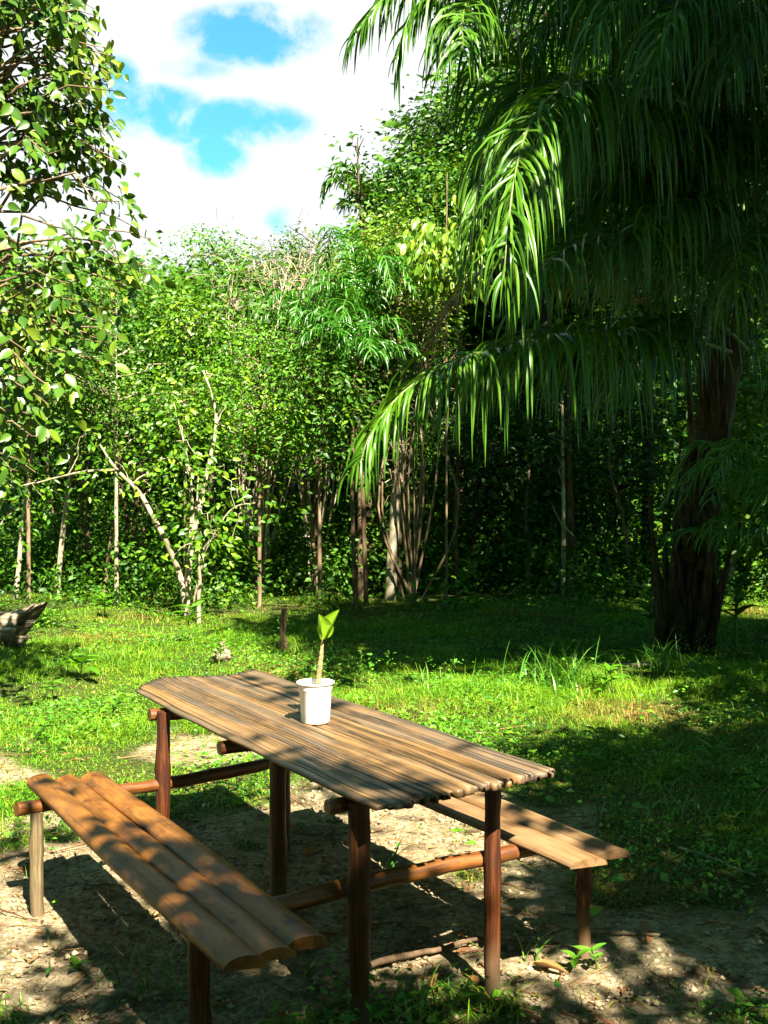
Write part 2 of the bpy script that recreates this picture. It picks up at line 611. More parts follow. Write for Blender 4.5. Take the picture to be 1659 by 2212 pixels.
def gh(x, y):
    x = np.asarray(x, float)
    y = np.asarray(y, float)
    r = np.hypot(x, y - 4)
    k = np.clip((r - 2.2) / 4, 0.25, 1)
    return ((fbm(x, y, .35, 5, 3) - .5) * .22 + (fbm(x, y, 1.7, 9, 3) - .5) * .06) * k - .01


def make_ground():
    xs = np.concatenate([[-400, -150, -60, -30, -20], np.arange(-14, -5, .2), np.arange(-5, 5, .04), np.arange(5, 14, .2), [14, 20, 30, 60, 150, 400]])
    ys = np.concatenate([[-400, -150, -60, -30, -15], np.arange(-8, 2, .25), np.arange(2, 10, .04), np.arange(10, 26, .15), [26, 32, 45, 80, 160, 400]])
    X, Y = np.meshgrid(xs, ys)
    Z = gh(X, Y)
    s = sandy(X, Y)
    near = (np.abs(X) < 5.2) & (Y > 1.9) & (Y < 10.2)
    Z = Z + near * s * ((fbm(X, Y, 7, 31, 3) - .5) * .03 + (fbm(X, Y, 22, 37, 2) - .5) * .018)
    V = np.stack([X, Y, Z], -1).reshape(-1, 3)
    ny, nx = X.shape
    i = np.arange(ny - 1)[:, None] * nx + np.arange(nx - 1)[None]
    Q = np.stack([i, i + 1, i + nx + 1, i + nx], -1).reshape(-1, 4)
    m, t, out = new_mat('ground')
    at_ = t.node('ShaderNodeAttribute')  # grass or sand
    at_.attribute_name = 'sandy'
    tcn = t.node('ShaderNodeTexCoord')
    o = tcn.outputs['Object']
    n1 = t.noise(o, 5, 8, .65)
    n2 = t.noise(o, 38, 6, .7)
    n3 = t.noise(o, 1.3, 4, .6)
    sand = t.ramp(n2, [(.25, (.045, .028, .010)), (.40, (.18, .135, .065)), (.55, (.34, .27, .165)), (.78, (.52, .44, .30))])
    sand = t.mix(t.rng(n1, .48, .68), sand, (.06, .036, .013))
    sand = t.mix(t.math('MULTIPLY', t.rng(n3, .45, .65), .5), sand, (.08, .06, .02))
    turf = t.ramp(n2, [(.3, (.012, .022, .003)), (.5, (.035, .05, .007)), (.72, (.10, .085, .025))])
    c = t.mix(t.rng(t.math('ADD', at_.outputs['Fac'], t.math('MULTIPLY', t.math('SUBTRACT', n1, .5), .5)), .3, .62), turf, sand)
    hgt = t.math('ADD', n2, t.math('MULTIPLY', n1, 1.5))
    t.l.new(principled(t, c, .95, .15, hgt, .9, .03), out.inputs[0])
    mb = MB()
    mb.add(V, Q)
    ob = mb.build('ground', m, smooth=True)
    a = ob.data.attributes.new('sandy', 'FLOAT', 'POINT')
    a.data.foreach_set('value', s.ravel().astype(np.float32))
    ob['kind'] = 'structure'
    return ob


make_ground()

# ------------------------------------------------------------------ picnic table (table and both benches share two cross beams)
TAB_O = np.array([-0.041, 3.109, 0.0])
TAB_A = math.atan2(-.843, .5375)
TAB_Z = 0.80


def build_table():
    rng = np.random.default_rng(4)
    root = thing('picnic_table', 'rustic wooden table with a slatted top joined by poles to a bench on each side', 'picnic table', TAB_O, TAB_A)
    # local frame: -x runs away from the viewer along the table, +y to the right
    # table top of long split strips
    mb = MB()
    edges = [0.0]
    while edges[-1] < .70:
        edges.append(edges[-1] + float(rng.choice([.008, .011, .015, .019, .025, .034], p=[.17, .2, .23, .2, .13, .07])))
    edges = np.array(edges) * (.725 / edges[-1])
    ns = 46

    def wav(x, y):
        return .010 * np.sin(1.9 * x + 2.1 * y + .4) + .0045 * np.sin(5.3 * x + 9 * y) + .0025 * np.sin(13 * x + 31 * y)
    for a, b in zip(edges[:-1], edges[1:]):
        mid = (a + b) / 2
        far = -(2.13 + .16 * min(1, mid / .2) + .05 * math.sin(mid * 9) + rng.uniform(-.006, .006))
        near = .012 + .035 * min(1, mid / .08) * (1 - mid / .9) + rng.uniform(-.012, .012)
        x = np.linspace(far, near, ns)
        gap = rng.choice([.0010, .0018, .0028, .0040]) * rng.uniform(.8, 1.2) * (1 + .8 * np.sin(x * rng.uniform(1, 4) + rng.uniform(0, 6))) * np.interp(x, [-2.2, -.9, 0], [.75, 1.0, 1.7])
        gap = np.maximum(gap, .0006)
        ya = a + wav(x, a) + gap
        yb = b + wav(x, b) - gap * .5
        yb = np.maximum(yb, ya + .004)
        zj = rng.normal(0, .0013) + (.0012 + .004 * np.clip((x + .5) / .5, 0, 1) ** 2) * np.sin(x * rng.uniform(1, 3) + rng.uniform(0, 6))
        edge_curl = -.012 * np.clip((.06 - mid) / .06, 0, 1)
        zt = TAB_Z + zj + edge_curl
        zb = TAB_Z - rng.uniform(.017, .025)
        wd = yb - ya
        tilt = rng.normal(0, .0008)
        prof = [(a + wav(x, a) - .001, zb + 0 * x), (ya, zt - .0022 - tilt), (ya + np.minimum(.14 * wd, .003), zt - .0003 - tilt), (ya + .55 * wd, zt), (yb - np.minimum(.14 * wd, .003), zt - .0003 + tilt), (yb, zt - .0022 + tilt), (b + wav(x, b) + .001, zb + 0 * x)]
        V = np.stack([np.stack([x, p, q], -1) for p, q in prof], 1).reshape(-1, 3)
        k = len(prof)
        i = np.arange(ns - 1)[:, None] * k
        j = np.arange(k)[None]
        j2 = (j + 1) % k
        Q = np.stack([i + j, i + j2, i + k + j2, i + k + j], -1).reshape(-1, 4)
        V = np.vstack([V, [[x[0], mid, TAB_Z - .012], [x[-1], mid, TAB_Z - .012]]])
        c0, c1 = ns * k, ns * k + 1
        jj = np.arange(k)
        j2 = (jj + 1) % k
        bb = (ns - 1) * k
        mb.add(V, [Q, np.stack([np.full(k, c0), j2, jj], -1), np.stack([np.full(k, c1), bb + jj, bb + j2], -1)])
    mb.build('tabletop', M['table'], root)

    def pole(name, p0, p1, r, mat, n=14, wob=.006, sides=14, taper=1.0):
        q = MB()
        t = np.linspace(0, 1, n)[:, None]
        P = np.asarray(p0) * (1 - t) + np.asarray(p1) * t
        ax = norm(np.asarray(p1, float) - np.asarray(p0, float))
        wv = np.cumsum(rng.normal(0, wob, (n, 3)), 0) * .5
        wv -= wv[0] * (1 - t) + wv[-1] * t
        wv -= (wv @ ax)[:, None] * ax
        rr = r * (1 + .05 * np.sin(np.linspace(0, 9, n) + rng.uniform(0, 6)) + rng.normal(0, .015, n)) * np.linspace(1, taper, n)
        tube(q, P + wv, rr, sides, rough=.012, rng=rng)
        return q.build(name, mat, root, smooth=False)

    def leg(x, y, ztop, r, name='leg', base=-.12):
        # each leg is built about its own foot so the soil stain sits at the ground
        q = MB()
        n = 18
        z = np.linspace(base, ztop, n)
        P = np.stack([np.zeros(n), np.zeros(n), z], -1)
        wv = np.cumsum(rng.normal(0, .0012, (n, 2)), 0)
        wv -= np.linspace(0, 1, n)[:, None] * wv[-1]
        P[:, :2] += wv
        rr = r * (1 + .05 * np.sin(z * 9 + rng.uniform(0, 6)) + rng.normal(0, .02, n)) * np.linspace(.96, 1.06, n)
        kz = rng.uniform(.35, .7) * ztop
        rr += .006 * np.exp(-((z - kz) / .025) ** 2)
        tube(q, P, rr, 14, rough=.015, rng=rng)
        o = q.build(name, M['post_v'], root, smooth=True)
        o.location = (x, y, 0)
        return o
    zt = TAB_Z - .033
    for (u, v, r) in ((.14, .044, .034), (.19, .62, .029), (1.73, -.005, .029), (1.15, .267, .034), (1.85, .65, .030)):
        leg(-u, v, zt - .003, r)
    for (u, y0, y1) in ((.203, -.035, .70), (1.085, -.02, .72), (1.80, -.045, .73)):
        pole('support_pole', (-u, y0, zt - .028), (-u, y1, zt - .028), .026, M['post_y'])
    # long cross beams carrying both benches
    pole('cross_beam', (-.225, -.50, .452), (-.225, 1.045, .435), .029, M['post_y'], n=22)
    pole('cross_beam', (-1.675, -.65, .45), (-1.86, 1.045, .435), .028, M['post_y'], n=22)
    for (u, v, zz, r) in ((.218, -.46, .43, .033), (1.672, -.57, .424, .026), (.215, 1.075, .41, .027), (1.86, 1.05, .41, .027)):
        o = leg(-u, v, zz, r, 'bench_leg')
        if v < -.5:
            o.data.materials[0] = M['post_grey']
            o['label'] = 'slim pale grey-olive bench leg'

    def plank(y0, y1, x0, x1, z0, h, mat, curve=.0):
        q = MB()
        n = 40
        x = np.linspace(x0, x1, n)
        wv = .006 * np.sin(x * 1.6 + y0 * 9) + .003 * np.sin(x * 4.1 + y0 * 20)
        th = np.linspace(0, math.pi, 12)
        yc, hw = (y0 + y1) / 2, (y1 - y0) / 2
        rows = []
        for k, t in enumerate(th):
            yy = yc - hw * np.cos(t) * (1 + .03 * np.sin(x * 3 + y0 * 30)) + wv
            zz = z0 + h * np.sin(t) ** .75 + .004 * np.sin(x * 2.2 + y0 * 11)
            rows.append(np.stack([x, yy, zz], -1))
        V = np.stack(rows, 1)
        k = len(th)
        # slanted saw cut at the ends
        V[-1, :, 0] += np.linspace(-.02, .015, k)
        V[0, :, 0] += np.linspace(.02, -.01, k)
        V = V.reshape(-1, 3)
        i = np.arange(n - 1)[:, None] * k
        j = np.arange(k)[None]
        j2 = (j + 1) % k
        Q = np.stack([i + j, i + j2, i + k + j2, i + k + j], -1).reshape(-1, 4)
        bb = (n - 1) * k
        V = np.vstack([V, V[:k], V[bb:bb + k], V[:k].mean(0), V[bb:bb + k].mean(0)])
        jj = np.arange(k)
        j2 = (jj + 1) % k
        e0, e1 = n * k, (n + 1) * k
        q.add(V, [Q[:, ::-1], np.stack([np.full(k, (n + 2) * k), e0 + jj, e0 + j2], -1), np.stack([np.full(k, (n + 2) * k + 1), e1 + j2, e1 + jj], -1)])
        o = q.build('bench_plank', mat, root, smooth=True)
        return o
    zb = .478
    plank(-.552, -.441, -1.91, .165, zb, .037, M['bench'])
    plank(-.449, -.343, -1.87, .16, zb - .001, .033, M['bench'])
    plank(-.350, -.232, -1.84, .15, zb + .001, .038, M['bench'])
    plank(.742, .885, -1.90, .085, zb - .012, .030, M['bench_pale'])
    plank(.882, 1.018, -1.92, .065, zb - .012, .034, M['bench_pale'])
    return root


def post_horizontal():
    """same wood as the posts with the grain along local Y"""
    m, t, out = new_mat('beam_wood')
    tcn = t.node('ShaderNodeTexCoord')
    v = t.mapping(tcn.outputs['Object'], (60, 3.2, 60))
    n1 = t.noise(v, 1.0, 6, .65, .2)
    n3 = t.noise(tcn.outputs['Object'], 5, 3)
    c = t.ramp(n1, [(.3, (.035, .009, .002)), (.5, (.11, .036, .007)), (.7, (.22, .09, .02))])
    c = t.mix(t.math('MULTIPLY', t.rng(n3, .52, .66), .55), c, (.05, .013, .004))
    t.l.new(principled(t, c, .36, .5, n1, .4, .006), out.inputs[0])
    return m


M['post_y'] = post_horizontal()
build_table()


def tl(u, v, z):
    """table coordinates (away, right, up) to world"""
    return TAB_O + np.array([-.5375 * u + .843 * v, .843 * u + .5375 * v, z])


# ------------------------------------------------------------------ white pot and the cutting in it
def lathe(mb, prof, sides=48, m=0):
    prof = np.asarray(prof, float)
    n = len(prof)
    a = np.linspace(0, 2 * math.pi, sides, endpoint=False)
    V = np.stack([prof[:, 0:1] * np.cos(a), prof[:, 0:1] * np.sin(a), np.repeat(prof[:, 1:2], sides, 1)], -1).reshape(-1, 3)
    i = np.arange(n - 1)[:, None] * sides
    j = np.arange(sides)[None]
    k = (j + 1) % sides
    mb.add(V, np.stack([i + j, i + k, i + sides + k, i + sides + j], -1).reshape(-1, 4), m)


POT = tl(1.042, .383, TAB_Z + .0005)
pot = thing('plant_pot', 'white plastic pot with a rolled rim standing on the slatted table', 'plant pot', POT)
mb = MB()
hh = .166
lathe(mb, [(0.0005, 0), (.052, 0), (.056, .002), (.058, .006), (.0665, hh * .80), (.0685, hh * .815), (.0690, hh * .87), (.0700, hh * .885), (.0705, hh * .95),
           (.0765, hh * .965), (.0775, hh * .985), (.0755, hh), (.0715, hh), (.0690, hh * .97), (.0655, hh * .82), (.057, .09), (.0005, .088)])
mb.build('pot_body', M['plastic'], pot, smooth=True)
mb = MB()
lathe(mb, [(.0005, .109), (.02, .112), (.045, .108), (.0600, .104)], 28)
mb.build('soil', M['soil'], pot, smooth=True)

cut = thing('potted_cutting', 'leafy green cutting with a knobbly woody stem growing in the white pot', 'plant', POT + np.array([0, 0, .108]))
mb = MB()
rngp = np.random.default_rng(3)
zz = np.linspace(0, .235, 40)
px = np.interp(zz, [0, .1, .19, .235], [.006, .016, .026, .030])
rr = np.interp(zz, [0, .1, .16, .2, .235], [.0120, .0108, .009, .0065, .004]) * (1 + .13 * (np.sin(zz * 260) > .4) + rngp.normal(0, .03, 40))
tube(mb, np.stack([px, 0 * zz, zz], -1), rr, 12, rough=.03, rng=rngp)
mb.build('stem', M['stem'], cut, smooth=True)


def cupped_leaf(mb, base, d, nrm, L, Wd, cup, curl, nu=14, nv=9, m=0):
    """a broad leaf blade, cupped across and curled along"""
    d = norm(d)
    s = norm(np.cross(nrm, d))
    n = np.cross(d, s)
    u = np.linspace(0, 1, nu)
    v = np.linspace(-1, 1, nv)
    U, Vv = np.meshgrid(u, v, indexing='ij')
    wd = Wd * .5 * (np.sin(np.pi * np.clip(U, 0, 1) ** .72) ** .8) * (1 - .15 * U)
    P = (np.asarray(base)[None, None] + (U * L)[..., None] * d + (Vv * wd * (1 - .3 * cup * Vv ** 2))[..., None] * s
         + (cup * wd * Vv ** 2 + curl * L * U ** 2 + .02 * Wd * np.cos(Vv * 14 + U * 20) * np.abs(Vv))[..., None] * n)
    i = np.arange(nu - 1)[:, None] * nv + np.arange(nv - 1)[None]
    mb.add(P.reshape(-1, 3), np.stack([i, i + 1, i + nv + 1, i + nv], -1).reshape(-1, 4), m)


for (b, d, nn, L, Wd, cup, cr) in (((.027, 0, .225), (-.20, .05, 1), (.75, -.75, .2), .11, .098, 1.0, .10),
                                   ((.030, 0, .228), (.50, -.05, 1), (-.55, -.75, .5), .14, .092, .75, -.06)):
    mb = MB()
    cupped_leaf(mb, b, d, nn, L, Wd, cup=cr * 0 + cup, curl=cr)
    mb.build('leaf', M['pot_leaf'], cut, smooth=True)


# ------------------------------------------------------------------ trees
def cluster_leaves(mb, C, per, spread, L, Wd, rng, tpl=T_DIA, up=.6, droop=.35, out=None, flat=.7):
    n = len(C) * per
    c = np.repeat(C, per, 0)
    o = rng.normal(size=(n, 3)) * np.array([1, 1, flat]) * spread
    P = c + o
    D = norm(o + rng.normal(size=(n, 3)) * spread * .8) * np.array([1, 1, .5]) - np.array([0, 0, droop])
    N = rng.normal(size=(n, 3)) * .7 + np.array([0, 0, up]) + np.array([.15, -.5, .1])
    ls = L * rng.uniform(.6, 1.3, n)
    leaves(mb, P, D, N, ls, ls * (Wd / L) * rng.uniform(.8, 1.2, n), tpl)


def limb(mb, a, b, r0, r1, rng, n=6, lift=.15, wob=.06, sides=5):
    a, b = np.asarray(a, float), np.asarray(b, float)
    L = np.linalg.norm(b - a)
    t = np.linspace(0, 1, n)[:, None]
    P = a * (1 - t) + b * t + np.array([0, 0, 1.0]) * (lift * L * np.sin(np.pi * t))
    wv = rng.normal(0, wob * L, (n, 3)) * np.sin(np.pi * t)
    tube(mb, P + wv, np.linspace(r0, r1, n), sides, cap=False)


def ellip(rng, n, c, r, shell=.45):
    d = norm(rng.normal(size=(n, 3)))
    rad = (shell + (1 - shell) * rng.uniform(0, 1, n)) ** .6
    return np.asarray(c) + d * np.asarray(r) * rad[:, None]


def tree(name, label, cat, base, stem_pts, r0, r1, crowns, leafm, barkm, seed, L=.07, Wd=.042, per=45, spread=.25, tpl=T_DIA, limbs=.5, group=None,
         extra_stems=(), up=.6, droop=.35, lump=.42, flat=.7):
    """crowns: list of (centre, radii, clusters); world coordinates. Trunk and crown become parts of the thing."""
    rng = np.random.default_rng(seed)
    base = np.asarray(base, float)
    root = thing(name, label, cat, base, 0, group)
    tr = MB()
    P = smooth_path(stem_pts, max(12, 4 * len(stem_pts)))
    P = P + np.cumsum(rng.normal(0, .006, P.shape), 0) * np.linspace(0, 1, len(P))[:, None]
    tube(tr, P, np.linspace(r0, r1, len(P)), 8, rough=.05, rng=rng)
    stems = [(P, r0, r1)]
    for pts, a, b in extra_stems:
        Q = smooth_path(pts, 14)
        tube(tr, Q, np.linspace(a, b, len(Q)), 6, rough=.05, rng=rng)
        stems.append((Q, a, b))
    cr = MB()
    allp = np.concatenate([s[0] for s in stems])
    for (c, r, ncl) in crowns:
        C = ellip(rng, int(ncl * 1.6), c, r)
        nz = np.array([math.sin(p[0] * 2.3 + seed) * math.cos(p[1] * 2.1 + 1.3 * seed) + math.sin(p[2] * 2.9 + .7 * seed) for p in C])
        C = C[np.argsort(nz + rng.normal(0, 1.0 - lump, len(C)))[:ncl]]
        cluster_leaves(cr, C, per, spread, L, Wd, rng, tpl, up, droop, flat=flat)
        for p in C[:int(len(C) * limbs)]:
            dd = np.linalg.norm(allp - p, axis=1) + 1.2 * np.maximum(allp[:, 2] - p[2] + .2, 0)
            k = int(np.argmin(dd))
            limb(tr, allp[k], p, min(.012 + .012 * dd[k], r0 * .5), .004, rng, lift=.08, sides=4)
    t = tr.build('trunk', barkm, None, smooth=True, loc=base)
    t.parent = root
    t.location = (0, 0, 0)
    c = cr.build('crown', leafm, None, loc=base)
    c.parent = root
    c.location = (0, 0, 0)
    return root


def px_tree(name, label, cat, x, Y, top, bot, wpx, leafm, barkm, seed, dx_top=0, r0=.034, ncl=120, base_x=None, depth=1.2, **kw):
    """a tree given by where its crown stands: photo column x, distance Y, crown from row top to row bot, width wpx"""
    bx = x if base_x is None else base_x
    g = at(bx, 1055, Y)
    base = np.array([g[0], Y, float(gh(g[0], Y))])
    t = at(x + dx_top, top, Y)
    b = at(x, bot, Y)
    c = (t + b) / 2
    rz = (t[2] - b[2]) / 2
    rx = wpx / 2 / F * Y
    mid = (base + c) / 2 + np.array([(c[0] - base[0]) * .1, 0, 0])
    pts = [base - np.array([0, 0, .1]), mid, c, c * .25 + t * .75]
    crowns = [(c, (rx, min(max(rx, .8), depth), rz), ncl)]
    return tree(name, label, cat, base, pts, r0, r0 * .3, crowns, leafm, barkm, seed, **kw)


B, MID, DK, YL = M['leaf_bright'], M['leaf_mid'], M['leaf_dark'], M['leaf_yellow']
BP, BB, BD, BM = M['bark_pale'], M['bark_brown'], M['bark_dark'], M['bark_mid']
G_ED = 'trees along the forest edge'

px_tree('forest_tree', 'mid green tree behind the large-leaved branches, above the rotted log', 'tree', 60, 15.8, 560, 960, 330, MID, BM, 11, ncl=130, group=G_ED, L=.09, Wd=.055)
px_tree('forest_tree', 'bushy tree with fine leaves standing just right of the large-leaved branches', 'tree', 250, 15.6, 585, 950, 290, MID, BP, 12, ncl=130, group=G_ED, L=.06, Wd=.034, per=60, spread=.21)
px_tree('forest_tree', 'round-topped bright crown that breaks the skyline left of the bare twigs', 'tree', 455, 21, 495, 820, 180, M['leaf_fresh'], BM, 13, ncl=150, r0=.08, group=G_ED, spread=.22)
px_tree('forest_tree', 'leafy tree with a dense sunlit crown behind the forked pale trunk', 'tree', 400, 16.2, 650, 990, 240, B, BM, 14, ncl=110, L=.09, Wd=.05, spread=.22, group=G_ED)
px_tree('forest_tree', 'yellow-green bushy tree below the bare twig tangle', 'tree', 560, 15.7, 700, 1010, 270, M['leaf_fresh'], BM, 15, ncl=140, L=.055, Wd=.03, per=65, spread=.2, group=G_ED)
px_tree('forest_tree', 'sunlit tree behind the bare twig tangle with an uneven top on the skyline', 'tree', 570, 22, 540, 900, 200, M['leaf_olive'], BM, 16, ncl=140, group=G_ED, spread=.28)
px_tree('forest_tree', 'narrow spire-like tree standing up on the skyline left of the young palm', 'tree', 630, 21, 470, 900, 64, MID, BM, 17, ncl=80, group=G_ED, spread=.18)
px_tree('forest_tree', 'grey-green tree with a flat top between the skyline spire and the young palm', 'tree', 700, 20.5, 500, 900, 150, M['leaf_olive'], BM, 18, ncl=130, group=G_ED, spread=.24)
px_tree('forest_tree', 'small leafy tree in front of the young palm stem', 'tree', 690, 15.4, 720, 1030, 190, MID, BM, 19, ncl=90, L=.11, Wd=.05, per=30, spread=.22, group=G_ED)
px_tree('forest_tree', 'bright yellow-green tree bounding the open sky on its right', 'tree', 860, 17.5, 440, 820, 190, YL, BM, 20, ncl=190, r0=.07, group=G_ED, L=.085, Wd=.04)
px_tree('forest_tree', 'tall dark tree rising behind the yellow-green trees beside the open sky', 'tree', 990, 22, 190, 640, 300, DK, BB, 21, ncl=230, r0=.13, group=G_ED, L=.12, Wd=.055, spread=.32)
px_tree('forest_tree', 'young tree with large pale yellow hanging leaves beside the drooping palm', 'tree', 965, 15.5, 340, 640, 130, YL, BM, 22, ncl=46, r0=.02, group=G_ED, L=.16, Wd=.075, per=22, spread=.2, tpl=T_OVAL, droop=1.3)
px_tree('forest_tree', 'wispy tree top with sparse leaf sprays against the white cloud', 'tree', 775, 20, 270, 470, 110, MID, BB, 23, ncl=12, r0=.035, base_x=830, group=G_ED, L=.15, Wd=.06, per=11, spread=.18, limbs=1, lump=0)
px_tree('forest_tree', 'leafy tree in half shade behind the thicket of bare pale stems', 'tree', 900, 18.5, 640, 1100, 230, MID, BM, 24, ncl=150, group=G_ED)

# deep shade behind the palm
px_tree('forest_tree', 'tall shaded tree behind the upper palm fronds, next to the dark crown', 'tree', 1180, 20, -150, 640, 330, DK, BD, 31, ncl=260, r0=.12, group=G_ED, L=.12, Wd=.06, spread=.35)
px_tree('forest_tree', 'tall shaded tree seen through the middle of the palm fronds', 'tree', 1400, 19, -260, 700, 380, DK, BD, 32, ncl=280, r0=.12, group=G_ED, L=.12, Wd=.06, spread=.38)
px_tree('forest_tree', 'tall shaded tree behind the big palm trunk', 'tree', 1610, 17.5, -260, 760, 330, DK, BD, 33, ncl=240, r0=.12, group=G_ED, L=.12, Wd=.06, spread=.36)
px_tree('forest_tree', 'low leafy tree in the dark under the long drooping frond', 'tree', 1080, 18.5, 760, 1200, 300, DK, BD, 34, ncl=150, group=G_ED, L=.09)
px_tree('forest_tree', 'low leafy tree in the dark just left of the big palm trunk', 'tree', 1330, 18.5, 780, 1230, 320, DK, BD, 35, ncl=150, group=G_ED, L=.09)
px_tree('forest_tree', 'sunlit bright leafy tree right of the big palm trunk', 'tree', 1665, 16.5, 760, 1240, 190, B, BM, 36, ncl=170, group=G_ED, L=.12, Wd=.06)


# --- large-leaved tree close by on the left
def left_tree():
    rng = np.random.default_rng(77)
    Y0 = 8.8
    base = np.array([at(-190, 1055, Y0)[0], Y0, 0])
    base[2] = float(gh(base[0], base[1]))
    root = thing('broadleaf_tree', 'tree with big oval leaves leaning in close at the left edge', 'tree', base)
    tr, cr = MB(), MB()
    trunk = smooth_path([base - [0, 0, .1], at(-180, 1000, Y0), at(-120, 600, Y0 + .1), at(-70, 200, Y0), at(-60, -200, Y0), at(-40, -500, Y0)], 26)
    tube(tr, trunk, np.linspace(.10, .03, 26), 9, rough=.05, rng=rng)
    # outline of the leafy mass: right-hand limit for each row of the photograph
    ry = [-350, -200, 0, 60, 120, 200, 300, 380, 450, 500, 560, 640, 700, 760, 820, 900, 1000, 1100]
    rx = [60, 140, 205, 245, 245, 270, 270, 290, 315, 350, 360, 310, 285, 250, 195, 130, 80, 10]
    dens = [1, 1, .9, .8, .8, 1, 1, 1, .7, .75, 1, 1, 1, .9, .7, .45, .28, .15]
    tips = []
    while len(tips) < 215:
        y = rng.uniform(-130, 1080)
        xm = np.interp(y, ry, rx)
        x = xm - (xm + 230) * rng.uniform(0, 1) ** 1.4
        if rng.uniform() > np.interp(y, ry, dens) * (0.55 + .45 * (x > -60)):
            continue
        p = at(x, y, Y0 + rng.normal(0, .8))
        hit = p - SUN_V * (p[2] - .3)
        if np.hypot(hit[0] + 4.3, hit[1] - 11.6) < 1.2:
            continue
        tips.append(p)
    for p in tips:
        dd = np.linalg.norm(trunk - p, axis=1) + 1.3 * np.maximum(trunk[:, 2] - p[2] + .35, 0)
        k = int(np.argmin(dd))
        n = 9
        t = np.linspace(0, 1, n)[:, None]
        a = trunk[k]
        Lb = np.linalg.norm(p - a)
        Pb = a * (1 - t) + p * t + np.array([0, 0, 1]) * (Lb * .14 * np.sin(np.pi * t) - .08 * t ** 3) + rng.normal(0, .03 * Lb, (n, 3)) * np.sin(np.pi * t)
        tube(tr, Pb, np.linspace(.010 + .004 * Lb, .0035, n), 5, cap=False)
        nl = rng.integers(14, 25)
        tt = rng.uniform(.35, 1.0, nl) ** .7
        tt[tt < .35] = .5
        ii = tt * (n - 1)
        i0 = np.minimum(ii.astype(int), n - 2)
        fr = (ii - i0)[:, None]
        q = Pb[i0] * (1 - fr) + Pb[i0 + 1] * fr
        off = rng.normal(0, .07, (nl, 3))
        d = norm(Pb[-1] - Pb[-3])
        side = norm(np.cross(d, [0, 0, 1.0]))
        D = rng.choice([-1, 1], nl)[:, None] * side * rng.uniform(.5, 1.2, nl)[:, None] + d * rng.uniform(-.1, .9, nl)[:, None] + rng.normal(0, .3, (nl, 3)) - np.array([0, 0, .55])
        N = rng.normal(0, .55, (nl, 3)) + np.array([.25, -.75, .75])
        Ls = rng.uniform(.075, .14, nl)
        leaves(cr, q + off, D, N, Ls, Ls * rng.uniform(.52, .66, nl), T_BIG)
    for mb_, nm, mt in ((tr, 'trunk', BM), (cr, 'crown', M['leaf_large'])):
        o = mb_.build(nm, mt, None, smooth=True, loc=base)
        o.parent = root
        o.location = (0, 0, 0)


left_tree()


# --- forked pale bush in front of the forest
def stem_thing(name, label, cat, base, stems, leafm, barkm, seed, tuft_at=.55, per=20, ncl=18, spread=.22, L=.1, Wd=.05, tpl=T_OVAL, group=None, twigs=8, droop=.35):
    """a plant of several stems (each a list of world points with start and end radius) and leaf sprays on them"""
    rng = np.random.default_rng(seed)
    root = thing(name, label, cat, base, 0, group)
    tr, cr = MB(), MB()
    C = []
    for pts, a, b in stems:
        Q = smooth_path(pts, 18)
        Q = Q + np.cumsum(rng.normal(0, .008, Q.shape), 0) * np.linspace(0, 1, 18)[:, None]
        tube(tr, Q, np.linspace(a, b, 18), 7, rough=.06, rng=rng)
        for _ in range(twigs):
            k = rng.integers(6, 18)
            e = Q[k] + norm(rng.normal(size=3) + [0, 0, .5]) * rng.uniform(.25, .7)
            limb(tr, Q[k], e, b * .7 + .004, .003, rng, sides=4, wob=.08)
            C.append(e)
        kk = rng.uniform(tuft_at, 1, max(1, ncl // len(stems)))
        C += [Q[min(17, int(t * 17))] + rng.normal(0, .18, 3) for t in kk]
    if per:
        cluster_leaves(cr, np.array(C), per, spread, L, Wd, rng, tpl, droop=droop)
    o = tr.build('trunk', barkm, None, smooth=True, loc=base)
    o.parent = root
    o.location = (0, 0, 0)
    if per:
        o = cr.build('crown', leafm, None, loc=base)
        o.parent = root
        o.location = (0, 0, 0)
    return root


def gpt(x, Y):
    p = at(x, 1055, Y)
    return np.array([p[0], Y, float(gh(p[0], Y))])


YB = 14.3
b0 = gpt(405, YB)
dn = np.array([0, 0, .08])
stem_thing('forked_tree', 'small tree forking near the ground into pale trunks, tallest at its right', 'tree', b0, [
    ([b0 - dn, at(408, 1230, YB), at(425, 1120, YB + .1), at(450, 1000, YB + .2), at(468, 900, YB + .3), at(440, 800, YB + .3)], .052, .014),
    ([b0 - dn, at(388, 1240, YB), at(350, 1150, YB - .1), at(300, 1060, YB), at(255, 1015, YB), at(215, 960, YB)], .05, .016),
    ([gpt(428, YB - .4) - dn, at(430, 1250, YB - .4), at(432, 1200, YB - .4), at(452, 1170, YB - .3)], .035, .01),
    ([b0 - dn, at(412, 1150, YB), at(418, 1060, YB), at(400, 950, YB), at(380, 860, YB)], .028, .008),
    ([b0 - dn, at(415, 1140, YB), at(428, 1080, YB), at(430, 980, YB)], .022, .007),
    ([at(255, 1015, YB), at(180, 1020, YB), at(90, 1040, YB + .2), at(10, 1060, YB + .3)], .022, .008),
    ([b0 - dn, at(440, 1210, YB + .1), at(465, 1150, YB + .1), at(510, 1090, YB + .1), at(560, 1075, YB + .1)], .02, .006),
], B, BP, 41, tuft_at=.78, per=22, ncl=42, spread=.26, L=.11, Wd=.055, twigs=4)

